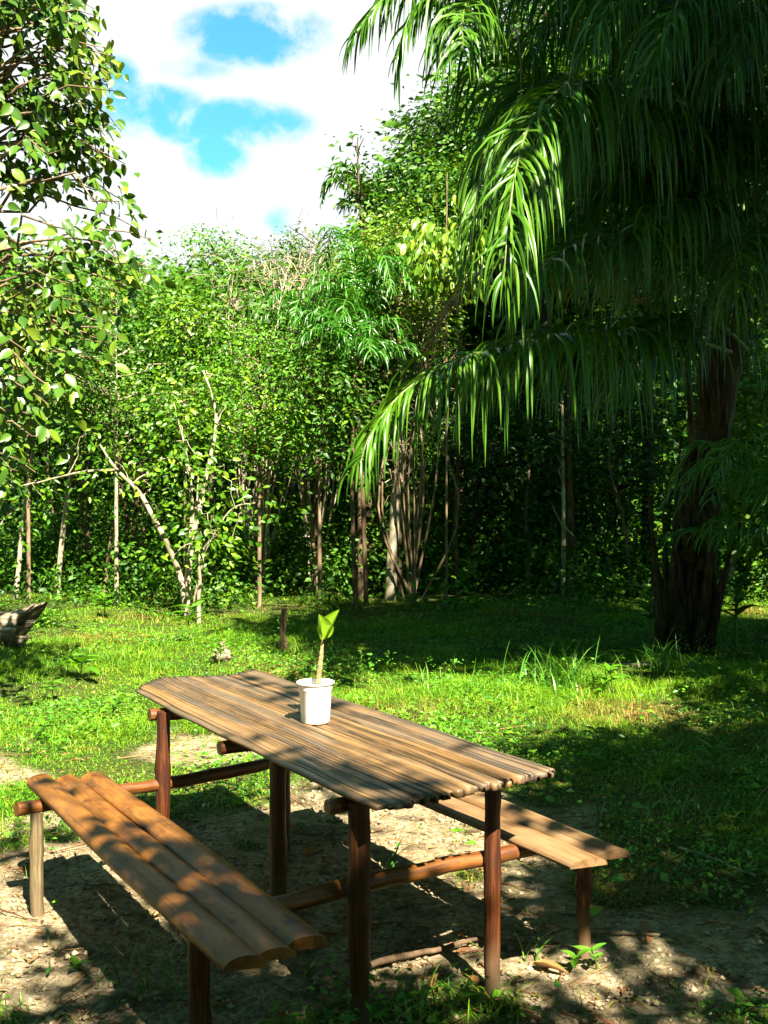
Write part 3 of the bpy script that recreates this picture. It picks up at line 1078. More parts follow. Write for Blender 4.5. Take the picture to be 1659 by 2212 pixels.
# --- slender stems along the forest edge
SAP = [
    ('slender pale sapling slanting up just right of the rotted log', [(120, 1285), (135, 1150), (152, 1020), (158, 900), (165, 780)], 16.4, .05, BP),
    ('slender pale sapling leaning left behind the end of the rotted log', [(30, 1290), (45, 1180), (62, 1050), (85, 900)], 16.2, .045, BP),
    ('thin tan sapling between the pale slanting one and the forked tree', [(222, 1270), (236, 1180), (255, 1050), (262, 940)], 17, .045, BM),
    ('thin brown sapling close beside the tan one near the forked tree', [(172, 1275), (176, 1100), (180, 900)], 18, .045, BB),
    ('straight brown trunk left of the thick pale trunk', [(783, 1290), (780, 1150), (778, 1000), (772, 850), (775, 700)], 16.9, .085, BB),
    ('thick pale grey trunk left of the long drooping frond', [(843, 1290), (850, 1150), (862, 1000), (872, 850), (880, 720)], 16.7, .10, BP),
    ('thin trunk lit white in the dark below the long drooping frond', [(1217, 1290), (1217, 1150), (1216, 1000), (1214, 850)], 17, .045, BP),
    ('dark trunk touching the white-lit trunk', [(1233, 1300), (1232, 1150), (1226, 980), (1222, 800)], 17.3, .075, BB),
    ('thin curved stem bending over between the white-lit trunk and the big palm', [(1362, 1300), (1355, 1180), (1335, 1090), (1310, 1000), (1320, 900)], 17.2, .035, BM),
    ('pale leaning stem in the sunlit gap right of the big palm trunk', [(1578, 1225), (1590, 1150), (1600, 1080), (1612, 980)], 17, .05, BP),
    ('slim grey stem leaning left behind the white pot', [(690, 1230), (670, 1110), (650, 1020), (610, 960)], 16.9, .04, BM),
    ('crooked tan trunk in the dark left of the white-lit trunk', [(1140, 1260), (1143, 1180), (1138, 1120), (1146, 1000)], 17.8, .06, BM),
    ('slim stem hidden behind the tip of the long drooping frond', [(985, 1290), (985, 1150), (990, 1000), (992, 860)], 17.3, .045, BB),
]
for i, (lab, pts, Y, r, mt) in enumerate(SAP):
    g = gpt(pts[0][0], Y)
    W3 = [g - dn] + [at(x, y, Y + .1 * k) for k, (x, y) in enumerate(pts) if k > 0]
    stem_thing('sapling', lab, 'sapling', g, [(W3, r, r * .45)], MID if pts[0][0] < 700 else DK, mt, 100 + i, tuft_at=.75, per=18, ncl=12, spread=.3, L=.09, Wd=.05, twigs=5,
               group='slender trunks at the forest edge')
rg = np.random.default_rng(9)
for i in range(16):
    x = rg.uniform(60, 330) if i < 6 else (rg.uniform(880, 1420) if i < 14 else rg.uniform(480, 720))
    Y = rg.uniform(17.5, 20)
    g = gpt(x, Y)
    lean = rg.normal(0, 25)
    W3 = [g - dn, at(x + lean * .3, 1180, Y), at(x + lean * .8, 1020, Y), at(x + lean * 1.3 + rg.normal(0, 8), 860, Y)]
    lab = ('thin dark stem in the shade between the left saplings and the forked tree' if i < 6 else
           'thin dark stem deep in the shade behind the long drooping frond' if i < 14 else 'thin dark stem in the thicket behind the far end of the table')
    grp = ('thin dark stems on the left' if i < 6 else 'thin dark stems in the deep shade' if i < 14 else 'thin dark stems behind the table')
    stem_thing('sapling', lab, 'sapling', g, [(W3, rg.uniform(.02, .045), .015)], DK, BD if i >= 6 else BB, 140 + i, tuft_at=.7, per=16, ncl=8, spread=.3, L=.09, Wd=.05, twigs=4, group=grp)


# --- bare twig tangles
def bare_shrub(label, x, Y, top, wpx, n, seed, mat, name='bare_shrub'):
    rng = np.random.default_rng(seed)
    g = gpt(x, Y)
    root = thing(name, label, 'shrub', g)
    mb = MB()
    for _ in range(n):
        e = at(x + rng.normal(0, wpx / 3.2), top + abs(rng.normal(0, 110)), Y + rng.normal(0, .4))
        m1 = g * .55 + e * .45 + rng.normal(0, .25, 3)
        m2 = g * .2 + e * .8 + rng.normal(0, .3, 3)
        Q = smooth_path([g + rng.normal(0, .06, 3) * [1, 1, 0] - dn, m1, m2, e], 12)
        r = rng.uniform(.012, .03)
        tube(mb, Q, np.linspace(r, .006, 12), 5, cap=False)
        for _ in range(7):
            k = rng.integers(5, 12)
            t = Q[k] + norm(rng.normal(size=3) + [0, -.2, .3]) * rng.uniform(.3, 1.0)
            limb(mb, Q[k], t, .010, .004, rng, sides=4, wob=.12)
            u = t + norm(rng.normal(size=3)) * rng.uniform(.15, .45)
            limb(mb, t, u, .005, .003, rng, n=4, sides=3, wob=.1)
    o = mb.build('branches', mat, None, smooth=True, loc=g)
    o.parent = root
    o.location = (0, 0, 0)


bare_shrub('leafless tangle of pale grey twigs on the skyline in the middle of the forest edge', 560, 17.6, 560, 260, 26, 51, M['dead_twig'])
bare_shrub('thicket of bare pale upright stems right of the young palm', 890, 16.6, 600, 110, 11, 52, BM)
bare_shrub('few bare pale branches low on the skyline just left of the young palm', 680, 18.6, 545, 120, 12, 53, M['dead_twig'])


# ------------------------------------------------------------------ palms
def frond_mesh(ctrl, L, spacing, wd, rng, rach_r=.022, droop=1.0, n=60, side_open=1.0, lm=0, rm=1, jit=.15, start=.16, seg=6):
    """one feather frond: arched rachis with two ranks of hanging leaflets"""
    mb = MB()
    P = smooth_path(ctrl, n)
    tube(mb, P, np.linspace(rach_r, .004, n), 6, m=rm, cap=False)
    sl = np.concatenate([[0], np.cumsum(np.linalg.norm(np.diff(P, axis=0), axis=1))])
    tot = sl[-1]
    ss = np.arange(tot * start, tot, spacing)
    T = norm(np.gradient(P, axis=0))
    for sgn in (-1, 1):
        s = np.clip(ss + rng.normal(0, spacing * .35, len(ss)), 0, tot * .999)
        p = np.stack([np.interp(s, sl, P[:, k]) for k in range(3)], -1)
        t = norm(np.stack([np.interp(s, sl, T[:, k]) for k in range(3)], -1))
        f = s / tot
        side = np.cross(t, np.array([0, 0, 1.0]))
        weak = np.linalg.norm(side, axis=1, keepdims=True)
        side = np.where(weak > .25, side, side + np.array([.5, .3, 0]))
        side = norm(side) * sgn
        upv = norm(np.cross(side, t) * sgn)
        d0 = norm(side * side_open * rng.uniform(.6, 1.1, (len(s), 1)) + t * (.55 + .5 * f[:, None]) + upv * .25 + rng.normal(0, jit, (len(s), 3)))
        ln = L * np.interp(f, [0, .2, .45, .75, 1], [.5, .9, 1.0, .8, .35]) * rng.uniform(.72, 1.15, len(s)) * np.where(rng.uniform(0, 1, len(s)) < .06, .55, 1)
        w_ = wd * np.interp(f, [0, .4, 1], [.8, 1, .6]) * rng.uniform(.8, 1.15, len(s))
        dr = droop * rng.uniform(.5, 1.5, len(s))
        pos = p.copy()
        rows = []
        wv0 = t + rng.normal(0, .45, t.shape)
        prev = d0
        for k in range(seg + 1):
            q = k / seg
            d = norm(d0 * ((1 - q) ** 2.0 * .9 + .10) + np.array([0, 0, -1.0]) * (dr * (.22 + q * 1.25))[:, None])
            wv = norm(wv0 - d * np.sum(wv0 * d, 1, keepdims=True))
            nn = np.cross(d, wv)
            prof = (math.sin(math.pi * min(1, .16 + .84 * q) ** .8)) ** .6 if q < 1 else 0
            hw = (w_ * .5 * prof)[:, None]
            if k < seg:
                rows += [pos - wv * hw + nn * hw * .45, pos, pos + wv * hw + nn * hw * .45]
            else:
                rows += [pos]
            pos = pos + d * (ln / seg)[:, None]
        V = np.stack(rows, 1)
        kk = V.shape[1]
        off = np.arange(len(s))[:, None, None] * kk
        qd = []
        for k in range(seg - 1):
            b = 3 * k
            qd += [[b, b + 1, b + 4, b + 3], [b + 1, b + 2, b + 5, b + 4]]
        b = 3 * (seg - 1)
        td = [[b, b + 1, b + 3], [b + 1, b + 2, b + 3]]
        mb.add(V.reshape(-1, 3), [(np.array(qd)[None] + off).reshape(-1, 4), (np.array(td)[None] + off).reshape(-1, 3)], lm)
    return mb


M['rachis'] = simple('rachis', (.09, .13, .02), .45, .4, .4, 12)
M['rachis_dead'] = simple('rachis_dead', (.2, .13, .06), .7, .2, .4, 12)


def big_palm():
    rng = np.random.default_rng(15)
    Yt = 11.6
    base = gpt(1490, Yt)
    root = thing('large_palm', 'large palm with long drooping feathery fronds filling the upper right', 'palm', base)

    def put(mb, name, mats, smooth=True):
        o = mb.build(name, mats, None, smooth=smooth, loc=base)
        o.parent = root
        o.location = (0, 0, 0)
        return o
    # trunk
    mb = MB()
    c = at(1575, 640, Yt - .1)
    P = smooth_path([base - [0, 0, .1], at(1500, 1250, Yt), at(1530, 1000, Yt), at(1560, 780, Yt - .05), c], 40)
    rad = np.interp(np.linspace(0, 1, 40), [0, .08, .3, .7, 1], [.19, .18, .18, .20, .26])
    tube(mb, P, rad * (1 + .05 * np.sin(np.arange(40) * 2.1)), 18, rough=.06, rng=rng)
    put(mb, 'trunk', BD)
    # old leaf bases standing round the foot and up the trunk
    specs = [((1430, 1385), (1418, 1240), (1400, 1060)), ((1455, 1395), (1440, 1250), (1432, 1120)), ((1480, 1400), (1490, 1250), (1500, 1120)),
             ((1505, 1395), (1530, 1250), (1555, 1080)), ((1525, 1385), (1560, 1270), (1590, 1150)), ((1468, 1300), (1462, 1100), (1470, 950))]
    for _ in range(16):
        x0, y0 = 1490 + rng.uniform(-42, 45), rng.uniform(900, 1390)
        x0 += (1390 - y0) * .13
        specs.append(((x0, y0), (x0 + rng.normal(0, 10), y0 - 90), (x0 + (x0 - 1490 - (1390 - y0) * .13) * .5 + rng.normal(0, 12), y0 - rng.uniform(130, 260))))
    for a, b_, c_ in specs:
        mb = MB()
        d = rng.uniform(-.3, .1)
        Q = smooth_path([at(a[0], a[1] + 22, Yt - .15 + d * .2), at(*b_, Yt - .21 + d), at(*c_, Yt - .18 + d)], 12)
        tube(mb, Q, np.interp(np.linspace(0, 1, 12), [0, .2, .7, 1], [.085, .06, .028, .008]), 8, rough=.3, rng=rng)
        put(mb, 'leaf_base', M['bark_fibre'], smooth=False)

    fr = [
        # (control points in photo columns/rows/distance, leaflet length, bright?)
        ([(1580, 760, 11.3), (1450, 722, 10.4), (1300, 712, 9.4), (1150, 732, 8.6), (1000, 775, 8.1), (880, 840, 7.8), (805, 930, 7.6), (778, 1000, 7.5)], 1.0, 0),
        ([(1600, 650, 11.4), (1480, 545, 10.3), (1380, 508, 9.4), (1280, 515, 8.7), (1180, 570, 8.2), (1120, 660, 8.0)], .95, 0),
        ([(1580, 600, 11.3), (1450, 330, 10.2), (1330, 205, 9.0), (1230, 185, 8.0), (1150, 260, 7.3), (1112, 380, 6.9), (1095, 520, 6.7), (1088, 600, 6.65)], 1.1, 0),
        ([(1580, 600, 11.3), (1400, 300, 10.4), (1250, 175, 9.3), (1135, 205, 8.6), (1062, 300, 8.3), (1028, 420, 8.2), (1012, 560, 8.2)], .85, 0),
        ([(1590, 580, 11.3), (1380, 380, 10.2), (1230, 265, 9.5), (1120, 140, 9.0), (1035, 30, 8.6), (1010, 5, 8.0), (1000, 40, 7.5), (1000, 110, 7.2)], .95, 0),
        ([(1600, 560, 11.3), (1400, -60, 10), (1150, -150, 9), (930, -70, 8.5), (825, 0, 8.2), (765, 75, 8.1)], .95, 0),
        ([(1600, 560, 11.3), (1420, 100, 10), (1240, -40, 9), (1080, -70, 8.4), (960, -40, 8.1), (890, 40, 8.0), (860, 130, 8.0)], .85, 0),
        ([(1600, 560, 11.3), (1500, 250, 11), (1400, 60, 10.5), (1300, 0, 10), (1200, 40, 9.6), (1140, 140, 9.3)], 1.1, 0),
        ([(1600, 560, 11.3), (1560, 200, 10.5), (1500, 20, 9.5), (1420, -60, 8.6), (1330, -10, 8.0), (1280, 90, 7.8)], 1.1, 0),
        ([(1620, 560, 11.3), (1640, 250, 10.5), (1600, 50, 9.5), (1530, -30, 8.5), (1450, 40, 7.8), (1410, 150, 7.5)], 1.1, 0),
        ([(1620, 560, 11.3), (1700, 300, 10.8), (1720, 100, 10), (1680, 0, 9), (1610, 50, 8.4), (1560, 160, 8.1)], 1.1, 0),
        ([(1600, 600, 11.3), (1500, 420, 11), (1420, 375, 10.4), (1330, 395, 10), (1250, 460, 9.7), (1200, 560, 9.4)], 1.15, 0),
        ([(1620, 640, 11.3), (1560, 470, 10.5), (1480, 430, 9.8), (1400, 465, 9.3), (1340, 560, 9.0)], 1.1, 0),
        ([(1620, 760, 11.3), (1540, 690, 10.7), (1450, 690, 10.2), (1370, 740, 9.9), (1320, 830, 9.7)], 1.05, 0),
        ([(1630, 700, 11.3), (1690, 560, 10.6), (1760, 560, 10), (1820, 640, 9.6)], 1.1, 0),
        ([(1600, 520, 11.5), (1530, 350, 11.5), (1450, 260, 11.3), (1370, 250, 11.2), (1290, 300, 11), (1240, 400, 10.9)], 1.2, 0),
        ([(1600, 520, 11.5), (1600, 330, 11.2), (1580, 240, 10.8), (1550, 260, 10.3), (1520, 360, 10)], 1.2, 0),
        ([(1640, 640, 11.3), (1660, 540, 10.6), (1640, 500, 9.9), (1600, 540, 9.4), (1580, 640, 9.1)], 1.1, 0),
    ]
    for ctrl, L, _ in fr:
        m = frond_mesh([at(*q) for q in ctrl], L * 1.2, .037, .036, rng, droop=1.0, side_open=.85, jit=.24)
        put(m, 'frond', [M['palm'], M['rachis']], smooth=False)
    # fronds on the far side and overhead
    cw = at(1590, 560, 11.5)
    for k in range(10):
        az = rng.uniform(-.9, 2.2)
        ln = rng.uniform(3.2, 4.6)
        e = rng.uniform(.5, 1.1)
        d = np.array([math.cos(az), math.sin(az), 0])
        q = [cw, cw + d * ln * .25 + [0, 0, e * ln * .35], cw + d * ln * .55 + [0, 0, e * ln * .5], cw + d * ln * .85 + [0, 0, e * ln * .38], cw + d * ln + [0, 0, e * ln * .15]]
        m = frond_mesh(q, 1.25, .052, .04, rng, droop=1.0, side_open=.85, jit=.24)
        put(m, 'frond', [M['palm'], M['rachis']], smooth=False)
    # one dead brown frond
    q = [at(1500, 720, 11.3), at(1300, 600, 10.8), at(1150, 560, 10.3), at(1060, 575, 10.0), at(990, 640, 9.8), at(940, 720, 9.7), at(915, 800, 9.7)]
    m = frond_mesh(q, .62, .06, .026, rng, droop=.6, side_open=1.2, jit=.35)
    o = put(m, 'frond', [M['palm_dead'], M['rachis_dead']], smooth=False)
    o['label'] = 'dead brown frond'


big_palm()


def small_palm(name, label, base, crown, n, ln, L, seed, mat, tr_r, barkm, az0=0, az1=2 * math.pi, el=(.5, 1.3), spacing=.05, wd=.03):
    rng = np.random.default_rng(seed)
    root = thing(name, label, 'palm', base)
    mb = MB()
    P = smooth_path([base - dn, (base * .5 + crown * .5) + rng.normal(0, .04, 3), crown], 14)
    tube(mb, P, np.linspace(tr_r * 1.15, tr_r * .8, 14), 9, rough=.04, rng=rng)
    o = mb.build('trunk', barkm, None, smooth=True, loc=base)
    o.parent = root
    o.location = (0, 0, 0)
    for k in range(n):
        az = az0 + (az1 - az0) * (k + rng.uniform(-.3, .3)) / n
        e = rng.uniform(*el)
        l_ = ln * rng.uniform(.8, 1.15)
        d = np.array([math.cos(az), math.sin(az), 0])
        sg = rng.uniform(.1, .55)
        q = [crown, crown + d * l_ * .16 + [0, 0, e * l_ * .34], crown + d * l_ * .38 + [0, 0, e * l_ * .60], crown + d * l_ * .68 + [0, 0, e * l_ * (.75 - sg * .2)], crown + d * l_ * .92 + [0, 0, e * l_ * (.72 - sg)]]
        m = frond_mesh(q, L, spacing, wd, rng, rach_r=.012, droop=.45, n=30, seg=5)
        o = m.build('frond', [mat, M['rachis']], None, loc=base)
        o.parent = root
        o.location = (0, 0, 0)
    return root


g = gpt(792, 15.8)
small_palm('young_palm', 'young slender palm with bright feathery fronds in the middle of the forest edge', g, at(778, 700, 15.8), 11, 1.15, .5, 61, M['palm_bright'], .032, BB, el=(.6, 1.9))
g = gpt(800, 22)
small_palm('young_palm', 'dark palm top with spiky fronds on the skyline beside the yellow-green tree', g, at(790, 460, 22), 11, 1.05, .55, 62, M['palm'], .07, BB, el=(.3, 1.3), wd=.05)
g = gpt(1690, 10.4)
small_palm('young_palm', 'low young palm with thin arching leaves at the right edge', g, at(1690, 1170, 10.4), 13, 1.15, .5, 63, M['palm_bright'], .06, BB, az0=1.6, az1=5.2, el=(.1, 1.2), spacing=.06, wd=.025)
g = gpt(768, 15.2)
small_palm('young_palm', 'young palm with drooping dark-tipped fronds just below the tallest young palm crown', g, at(766, 800, 15.2), 10, 1.0, .55, 65, M['palm_bright'], .03, BB, el=(.3, 1.6))
g = gpt(690, 17.2)
small_palm('young_palm', 'short palm with pale narrow fronds left of the young slender palm', g, at(680, 740, 17.2), 11, 1.1, .55, 64, M['palm_bright'], .05, BB, el=(.3, 1.2), wd=.035)


# ------------------------------------------------------------------ far wood and undergrowth (uncountable)
def far_forest():
    rng = np.random.default_rng(5)
    mb = MB()
    n = 12000
    X = np.where(rng.uniform(0, 1, n) < .45, rng.uniform(-15, 1, n), rng.uniform(0, 17, n))
    Y = rng.uniform(23, 29, n)
    xp = CX + X / Y * F
    top_px = np.interp(xp, [0, 240, 400, 640, 760, 860, 1000, 1200, 1700], [545, 570, 585, 600, 585, 450, 200, 0, -200])
    top = H + (1055 - top_px) / F * Y - .2 + (fbm(X, Y, .6, 7) - .5) * 1.2
    Z = rng.uniform(0, 1, n) ** np.where(X > 0, 1.5, 1.0) * top
    C = np.stack([X, Y, Z], -1)
    cluster_leaves(mb, C[X < 0], 30, .40, .16, .10, rng, T_DIA)
    cluster_leaves(mb, C[X >= 0], 30, .45, .30, .18, rng, T_DIA)
    # its canopy runs forward over the stems at the edge
    n = 2600
    X, Y = rng.uniform(-11, 12, n), rng.uniform(17, 23.5, n)
    xp = CX + X / Y * F
    top_px = np.interp(xp, [0, 240, 400, 640, 760, 860, 1000, 1200, 1700], [580, 592, 600, 612, 595, 480, 260, 60, -100])
    Z = H + (1055 - top_px) / F * Y - .1 - rng.uniform(0, 1.6, n) + (fbm(X, Y, .8, 17) - .5) * .9
    cluster_leaves(mb, np.stack([X, Y, Z], -1), 30, .36, .12, .07, rng, T_DIA)
    o = mb.build('far_forest', M['leaf_mid'])
    tag(o, 'mass of distant forest foliage closing off the clearing behind the edge trees', 'forest', kind='stuff')


def undergrowth():
    rng = np.random.default_rng(6)
    mb = MB()
    n = 2600
    X = rng.uniform(-9, 10, n)
    Y = 15.2 + rng.uniform(0, 1, n) ** .7 * 6
    keep = fbm(X, Y, .8, 12) + .07 * (X < 0) > .49
    X, Y = X[keep], Y[keep]
    Z = gh(X, Y) + rng.uniform(0, 1, len(X)) ** 1.5 * np.minimum(.25 + .36 * (Y - 15.2), 1.9)
    cluster_leaves(mb, np.stack([X, Y, Z], -1), 26, .2, .10, .055, rng, T_OVAL)
    o = mb.build('undergrowth', M['leaf_mid'])
    tag(o, 'low leafy undergrowth along the foot of the forest edge', 'undergrowth', kind='stuff')


far_forest()
undergrowth()


# ------------------------------------------------------------------ grass, ground plants, litter
def in_view(X, Y, mg=.12):
    return np.abs(X) < (.372 + mg) * Y


def grass():
    rng = np.random.default_rng(8)
    mb = MB()
    n = 860000
    # more blades per square metre close by, where each one shows
    Y = 2.6 + 14.2 * rng.uniform(0, 1, n) ** 1.15
    X = rng.uniform(-1, 1, n) * (.43 * Y + 1.4)
    s = sandy(X, Y)
    d = np.clip(1 - s * 1.25, 0, 1) * np.clip(-.25 + 2.0 * fbm(X, Y, 1.3, 40, 4), .10, 1.2) + .010
    d *= np.interp(Y, [0, 12, 17], [1, .8, .5])
    k = rng.uniform(0, 1, n) < d * .62
    X, Y = X[k], Y[k]
    n = len(X)
    hm = .020 + .24 * fbm(X, Y, 1.2, 51, 3) ** 3.0
    hm = hm * (1 + .9 * np.clip(X - .9, 0, 1) * np.clip((7.2 - Y) / 1.2, 0, 1))
    hh_ = hm * rng.uniform(.6, 1.5, n) * np.interp(Y, [3, 8, 15], [.8, 1, 1.15])
    dry = fbm(X, Y, .9, 81, 4) + rng.normal(0, .08, n) + .30 * np.exp(-(((X - 2.0) / 1.1) ** 2 + ((Y - 8.3) / .7) ** 2)) > .66
    tall = rng.uniform(0, 1, n) < .012
    hh_ = np.where(tall, hh_ * 2.6 + .04, hh_)
    PB, WB, LB = np.stack([X, Y, gh(X, Y) - .004], -1), rng.uniform(.003, .0075, n) * np.interp(Y, [3, 6, 15], [.8, 1.0, 1.5]), rng.uniform(.4, 2.2, n)
    blades(mb, PB[dry], hh_[dry] * .8, WB[dry], LB[dry], rng, 2, 1)
    blades(mb, PB[~dry], hh_[~dry], WB[~dry], LB[~dry], rng, 2, 0)
    o = mb.build('grass', [M['grass'], M['dry_grass']])
    tag(o, 'short patchy grass covering the clearing round the table', 'grass', kind='stuff')

    mb = MB()
    n = 205000
    Y = 2.7 + 13.6 * rng.uniform(0, 1, n) ** 1.1
    X = rng.uniform(-1, 1, n) * (.43 * Y + 1.4)
    s = sandy(X, Y)
    k = rng.uniform(0, 1, n) < np.clip(1 - s * 1.2, 0, 1) * np.clip((fbm(X, Y, 1.3, 60, 3) - .36) * 3.2, 0, 1) * .75 + .006
    X, Y = X[k], Y[k]
    n = len(X)
    Z = gh(X, Y) + rng.uniform(.01, .11, n) * (.4 + fbm(X, Y, .9, 61)) * np.where(fbm(X, Y, 2.4, 63) > .6, 2.6, 1)
    az = rng.uniform(0, 2 * math.pi, n)
    D = np.stack([np.cos(az), np.sin(az), rng.uniform(-.3, .7, n)], -1)
    N = np.stack([rng.normal(0, .45, n), rng.normal(0, .45, n) - .2, np.ones(n)], -1)
    L = rng.uniform(.014, .04, n) * np.where(rng.uniform(0, 1, n) < .10, 2.0, 1)
    leaves(mb, np.stack([X, Y, Z], -1), D, N, L, L * .5, T_DIA)
    o = mb.build('ground_cover', M['weed'])
    tag(o, 'small-leaved weeds mixed into the grass of the clearing', 'weeds', kind='stuff')

    mb = MB()
    n = 9500
    Y = 2.7 + 11 * rng.uniform(0, 1, n) ** 1.4
    X = rng.uniform(-1, 1, n) * (.43 * Y + 1.4)
    k = rng.uniform(0, 1, n) < .25 + .6 * np.clip((fbm(X, Y, 1.2, 70) - .35) * 3, 0, 1)
    X, Y = X[k], Y[k]
    n = len(X)
    az = rng.uniform(0, 2 * math.pi, n)
    D = np.stack([np.cos(az), np.sin(az), rng.normal(0, .15, n)], -1)
    N = np.stack([rng.normal(0, .35, n), rng.normal(0, .35, n), np.ones(n)], -1)
    L = rng.uniform(.015, .06, n) * np.where(rng.uniform(0, 1, n) < .1, 1.7, 1)
    leaves(mb, np.stack([X, Y, gh(X, Y) + .006], -1), D, N, L, L * rng.uniform(.12, .5, n), T_OVAL)
    # crumbs of soil
    n = 15000
    Y = 2.8 + 3.6 * rng.uniform(0, 1, n) ** 1.2
    X = rng.uniform(-1, 1, n) * .42 * Y
    k = rng.uniform(0, 1, n) < sandy(X, Y)
    X, Y = X[k], Y[k]
    n = len(X)
    oc = np.array([[1, 0, 0], [0, 1, 0], [-1, 0, 0], [0, -1, 0], [0, 0, 1], [0, 0, -1]], float)
    of = np.array([[0, 1, 4], [1, 2, 4], [2, 3, 4], [3, 0, 4], [1, 0, 5], [2, 1, 5], [3, 2, 5], [0, 3, 5]])
    r = (.003 + .014 * rng.uniform(0, 1, n) ** 4)[:, None, None]
    V = oc[None] * r * rng.uniform(.6, 1.4, (n, 6, 3)) * [1, 1, .7] + np.stack([X, Y, gh(X, Y) + .003], -1)[:, None]
    mb.add(V.reshape(-1, 3), (of[None] + np.arange(n)[:, None, None] * 6).reshape(-1, 3), 1)
    # fine twigs
    for _ in range(520):
        y = 2.8 + 6 * rng.uniform() ** 1.3
        x = rng.uniform(-1, 1) * .42 * y
        a = rng.uniform(0, math.pi)
        l_ = rng.uniform(.05, .26)
        t = np.linspace(-.5, .5, 5)
        px_ = x + np.cos(a) * l_ * t + rng.normal(0, .006, 5)
        py_ = y + np.sin(a) * l_ * t + rng.normal(0, .006, 5)
        tube(mb, np.stack([px_, py_, gh(px_, py_) + .006 + rng.uniform(0, .012)], -1), rng.uniform(.0012, .0035), 4, cap=False)
    o = mb.build('leaf_litter', [M['litter'], M['crumb']])
    tag(o, 'dead leaves and fine twigs scattered over the sandy ground', 'leaf litter', kind='stuff')


grass()


# --- tufts of long grass
def tuft(label, x, y, n, hgt, seed, spread=.07, wd=.009):
    rng = np.random.default_rng(seed)
    p = onz(x, y)
    p[2] = float(gh(p[0], p[1]))
    mb = MB()
    P = p + np.stack([rng.normal(0, spread, n), rng.normal(0, spread, n), np.full(n, -.01)], -1)
    blades(mb, P, hgt * rng.uniform(.5, 1.15, n), wd * rng.uniform(.6, 1.2, n), rng.uniform(.2, 1.3, n), rng, 6)
    o = mb.build('grass_tuft', M['tuft'], loc=p)
    return tag(o, label, 'grass tuft', 'tufts of long grass')


tuft('tuft of long grass blades at the bottom between the two near table legs', 905, 2180, 38, .19, 201, .05)
tuft('tall clump of long pale grass beyond the near right end of the table', 1215, 1482, 120, .5, 202, .2, .018)
tuft('clump of long grass just in front of the big palm trunk', 1445, 1442, 70, .48, 203, .14, .018)
tuft('thin wisp of grass between the near right table leg and the right bench leg', 1150, 2060, 12, .17, 204, .04)
tuft('dark tuft of grass lying in the shade under the near end of the left bench', 310, 2120, 26, .2, 205, .07)
tuft('upright grass tuft beside the far leg of the left bench', 150, 1790, 16, .16, 206, .04)
tuft('small grass tuft between the two far table legs', 545, 1720, 22, .16, 207, .07)
tuft('grass clump in half shade right of the far end of the right bench', 1400, 1790, 60, .24, 208, .16, .010)
tuft('grass clump at the right edge level with the right bench', 1570, 1760, 70, .26, 209, .2, .010)
tuft('few grass blades at the foot of the table leg behind the near left post', 835, 1885, 8, .2, 210, .02)
tuft('lone grass blades on the shaded lawn behind the white pot', 800, 1440, 16, .3, 211, .06, .010)
tuft('grass tuft behind the table right of the white pot', 880, 1490, 22, .28, 212, .1, .010)


# --- broad-leaved seedlings
def seedling(label, x, y, hgt, n, L, Wd, seed, mat='seedling', up=.45, name='seedling'):
    rng = np.random.default_rng(seed)
    p = onz(x, y)
    p[2] = float(gh(p[0], p[1]))
    root = thing(name, label, 'plant', p, 0, 'broad-leaved seedlings in the grass')
    mb = MB()
    top = np.array([rng.normal(0, .02), rng.normal(0, .02), hgt])
    tube(mb, smooth_path([[0, 0, -.02], top * .5 + rng.normal(0, .01, 3), top], 8), np.linspace(.006, .003, 8) * (hgt / .3 + .5), 6)
    mb.build('stem', M['rachis'], root, smooth=True)
    mb = MB()
    for k in range(n):
        az = 2.4 * k + rng.uniform(-.3, .3)
        z = hgt * (1 - .55 * k / max(n, 1))
        cupped_leaf(mb, [top[0] * z / hgt, top[1] * z / hgt, z], (math.cos(az), math.sin(az), rng.uniform(.1, .9) * up * 2), (-math.cos(az) * .5, -math.sin(az) * .5, 1),
                    L * rng.uniform(.75, 1.15), Wd * rng.uniform(.8, 1.1), .35, -.22, 9, 5)
    mb.build('leaves', M[mat], root, smooth=True)


seedling('seedling with a whorl of wide pointed leaves in the grass behind the left bench', 180, 1462, .22, 6, .27, .12, 301)
seedling('bushy young plant with drooping leaves in front of the forked pale trunk', 412, 1392, .42, 9, .26, .11, 302)
seedling('plant with two very large oval leaves at the forest foot left of the forked tree', 335, 1300, .40, 3, .42, .2, 303, up=.6)
seedling('leafy seedling in the sunlit grass left of the big palm trunk', 1325, 1500, .26, 10, .2, .07, 304)
seedling('small two-leaved seedling near the foot of the right bench leg', 1225, 2088, .06, 4, .07, .04, 305)
seedling('small dark seedling just right of the right bench leg', 1290, 2085, .07, 4, .08, .045, 306, 'tuft')
seedling('tiny pale seedling on the sand at the left bottom', 165, 2098, .03, 4, .06, .035, 307)
seedling('low leafy seedling in the shade at the forest foot right of the forked tree', 515, 1270, .95, 14, .36, .16, 308, 'tuft')
seedling('tall leafy shrub seedling close right of the forked pale trunk', 490, 1285, 1.5, 16, .32, .13, 309, 'tuft')
seedling('leafy plant with small pale shoots on the dark lawn right of the white pot', 778, 1478, .3, 8, .08, .04, 310)
seedling('low bushy plant against the forest foot right of the rotted log', 225, 1330, .3, 12, .2, .09, 311)
seedling('low spreading plant in the sunny grass beside the rotted log', 110, 1500, .16, 8, .14, .06, 312)
seedling('dark leafy shrub close against the left of the big palm foot', 1405, 1385, .7, 16, .3, .12, 314, 'tuft')
seedling('dark leafy shrub close against the right of the big palm foot', 1590, 1395, .8, 18, .3, .12, 315, 'tuft')
seedling('leafy weed in the grass at the right edge beyond the right bench', 1560, 1690, .22, 12, .14, .05, 316, 'tuft')
seedling('leafy weed in half shade right of the near end of the tabletop', 1290, 1630, .18, 10, .12, .05, 317, 'tuft')
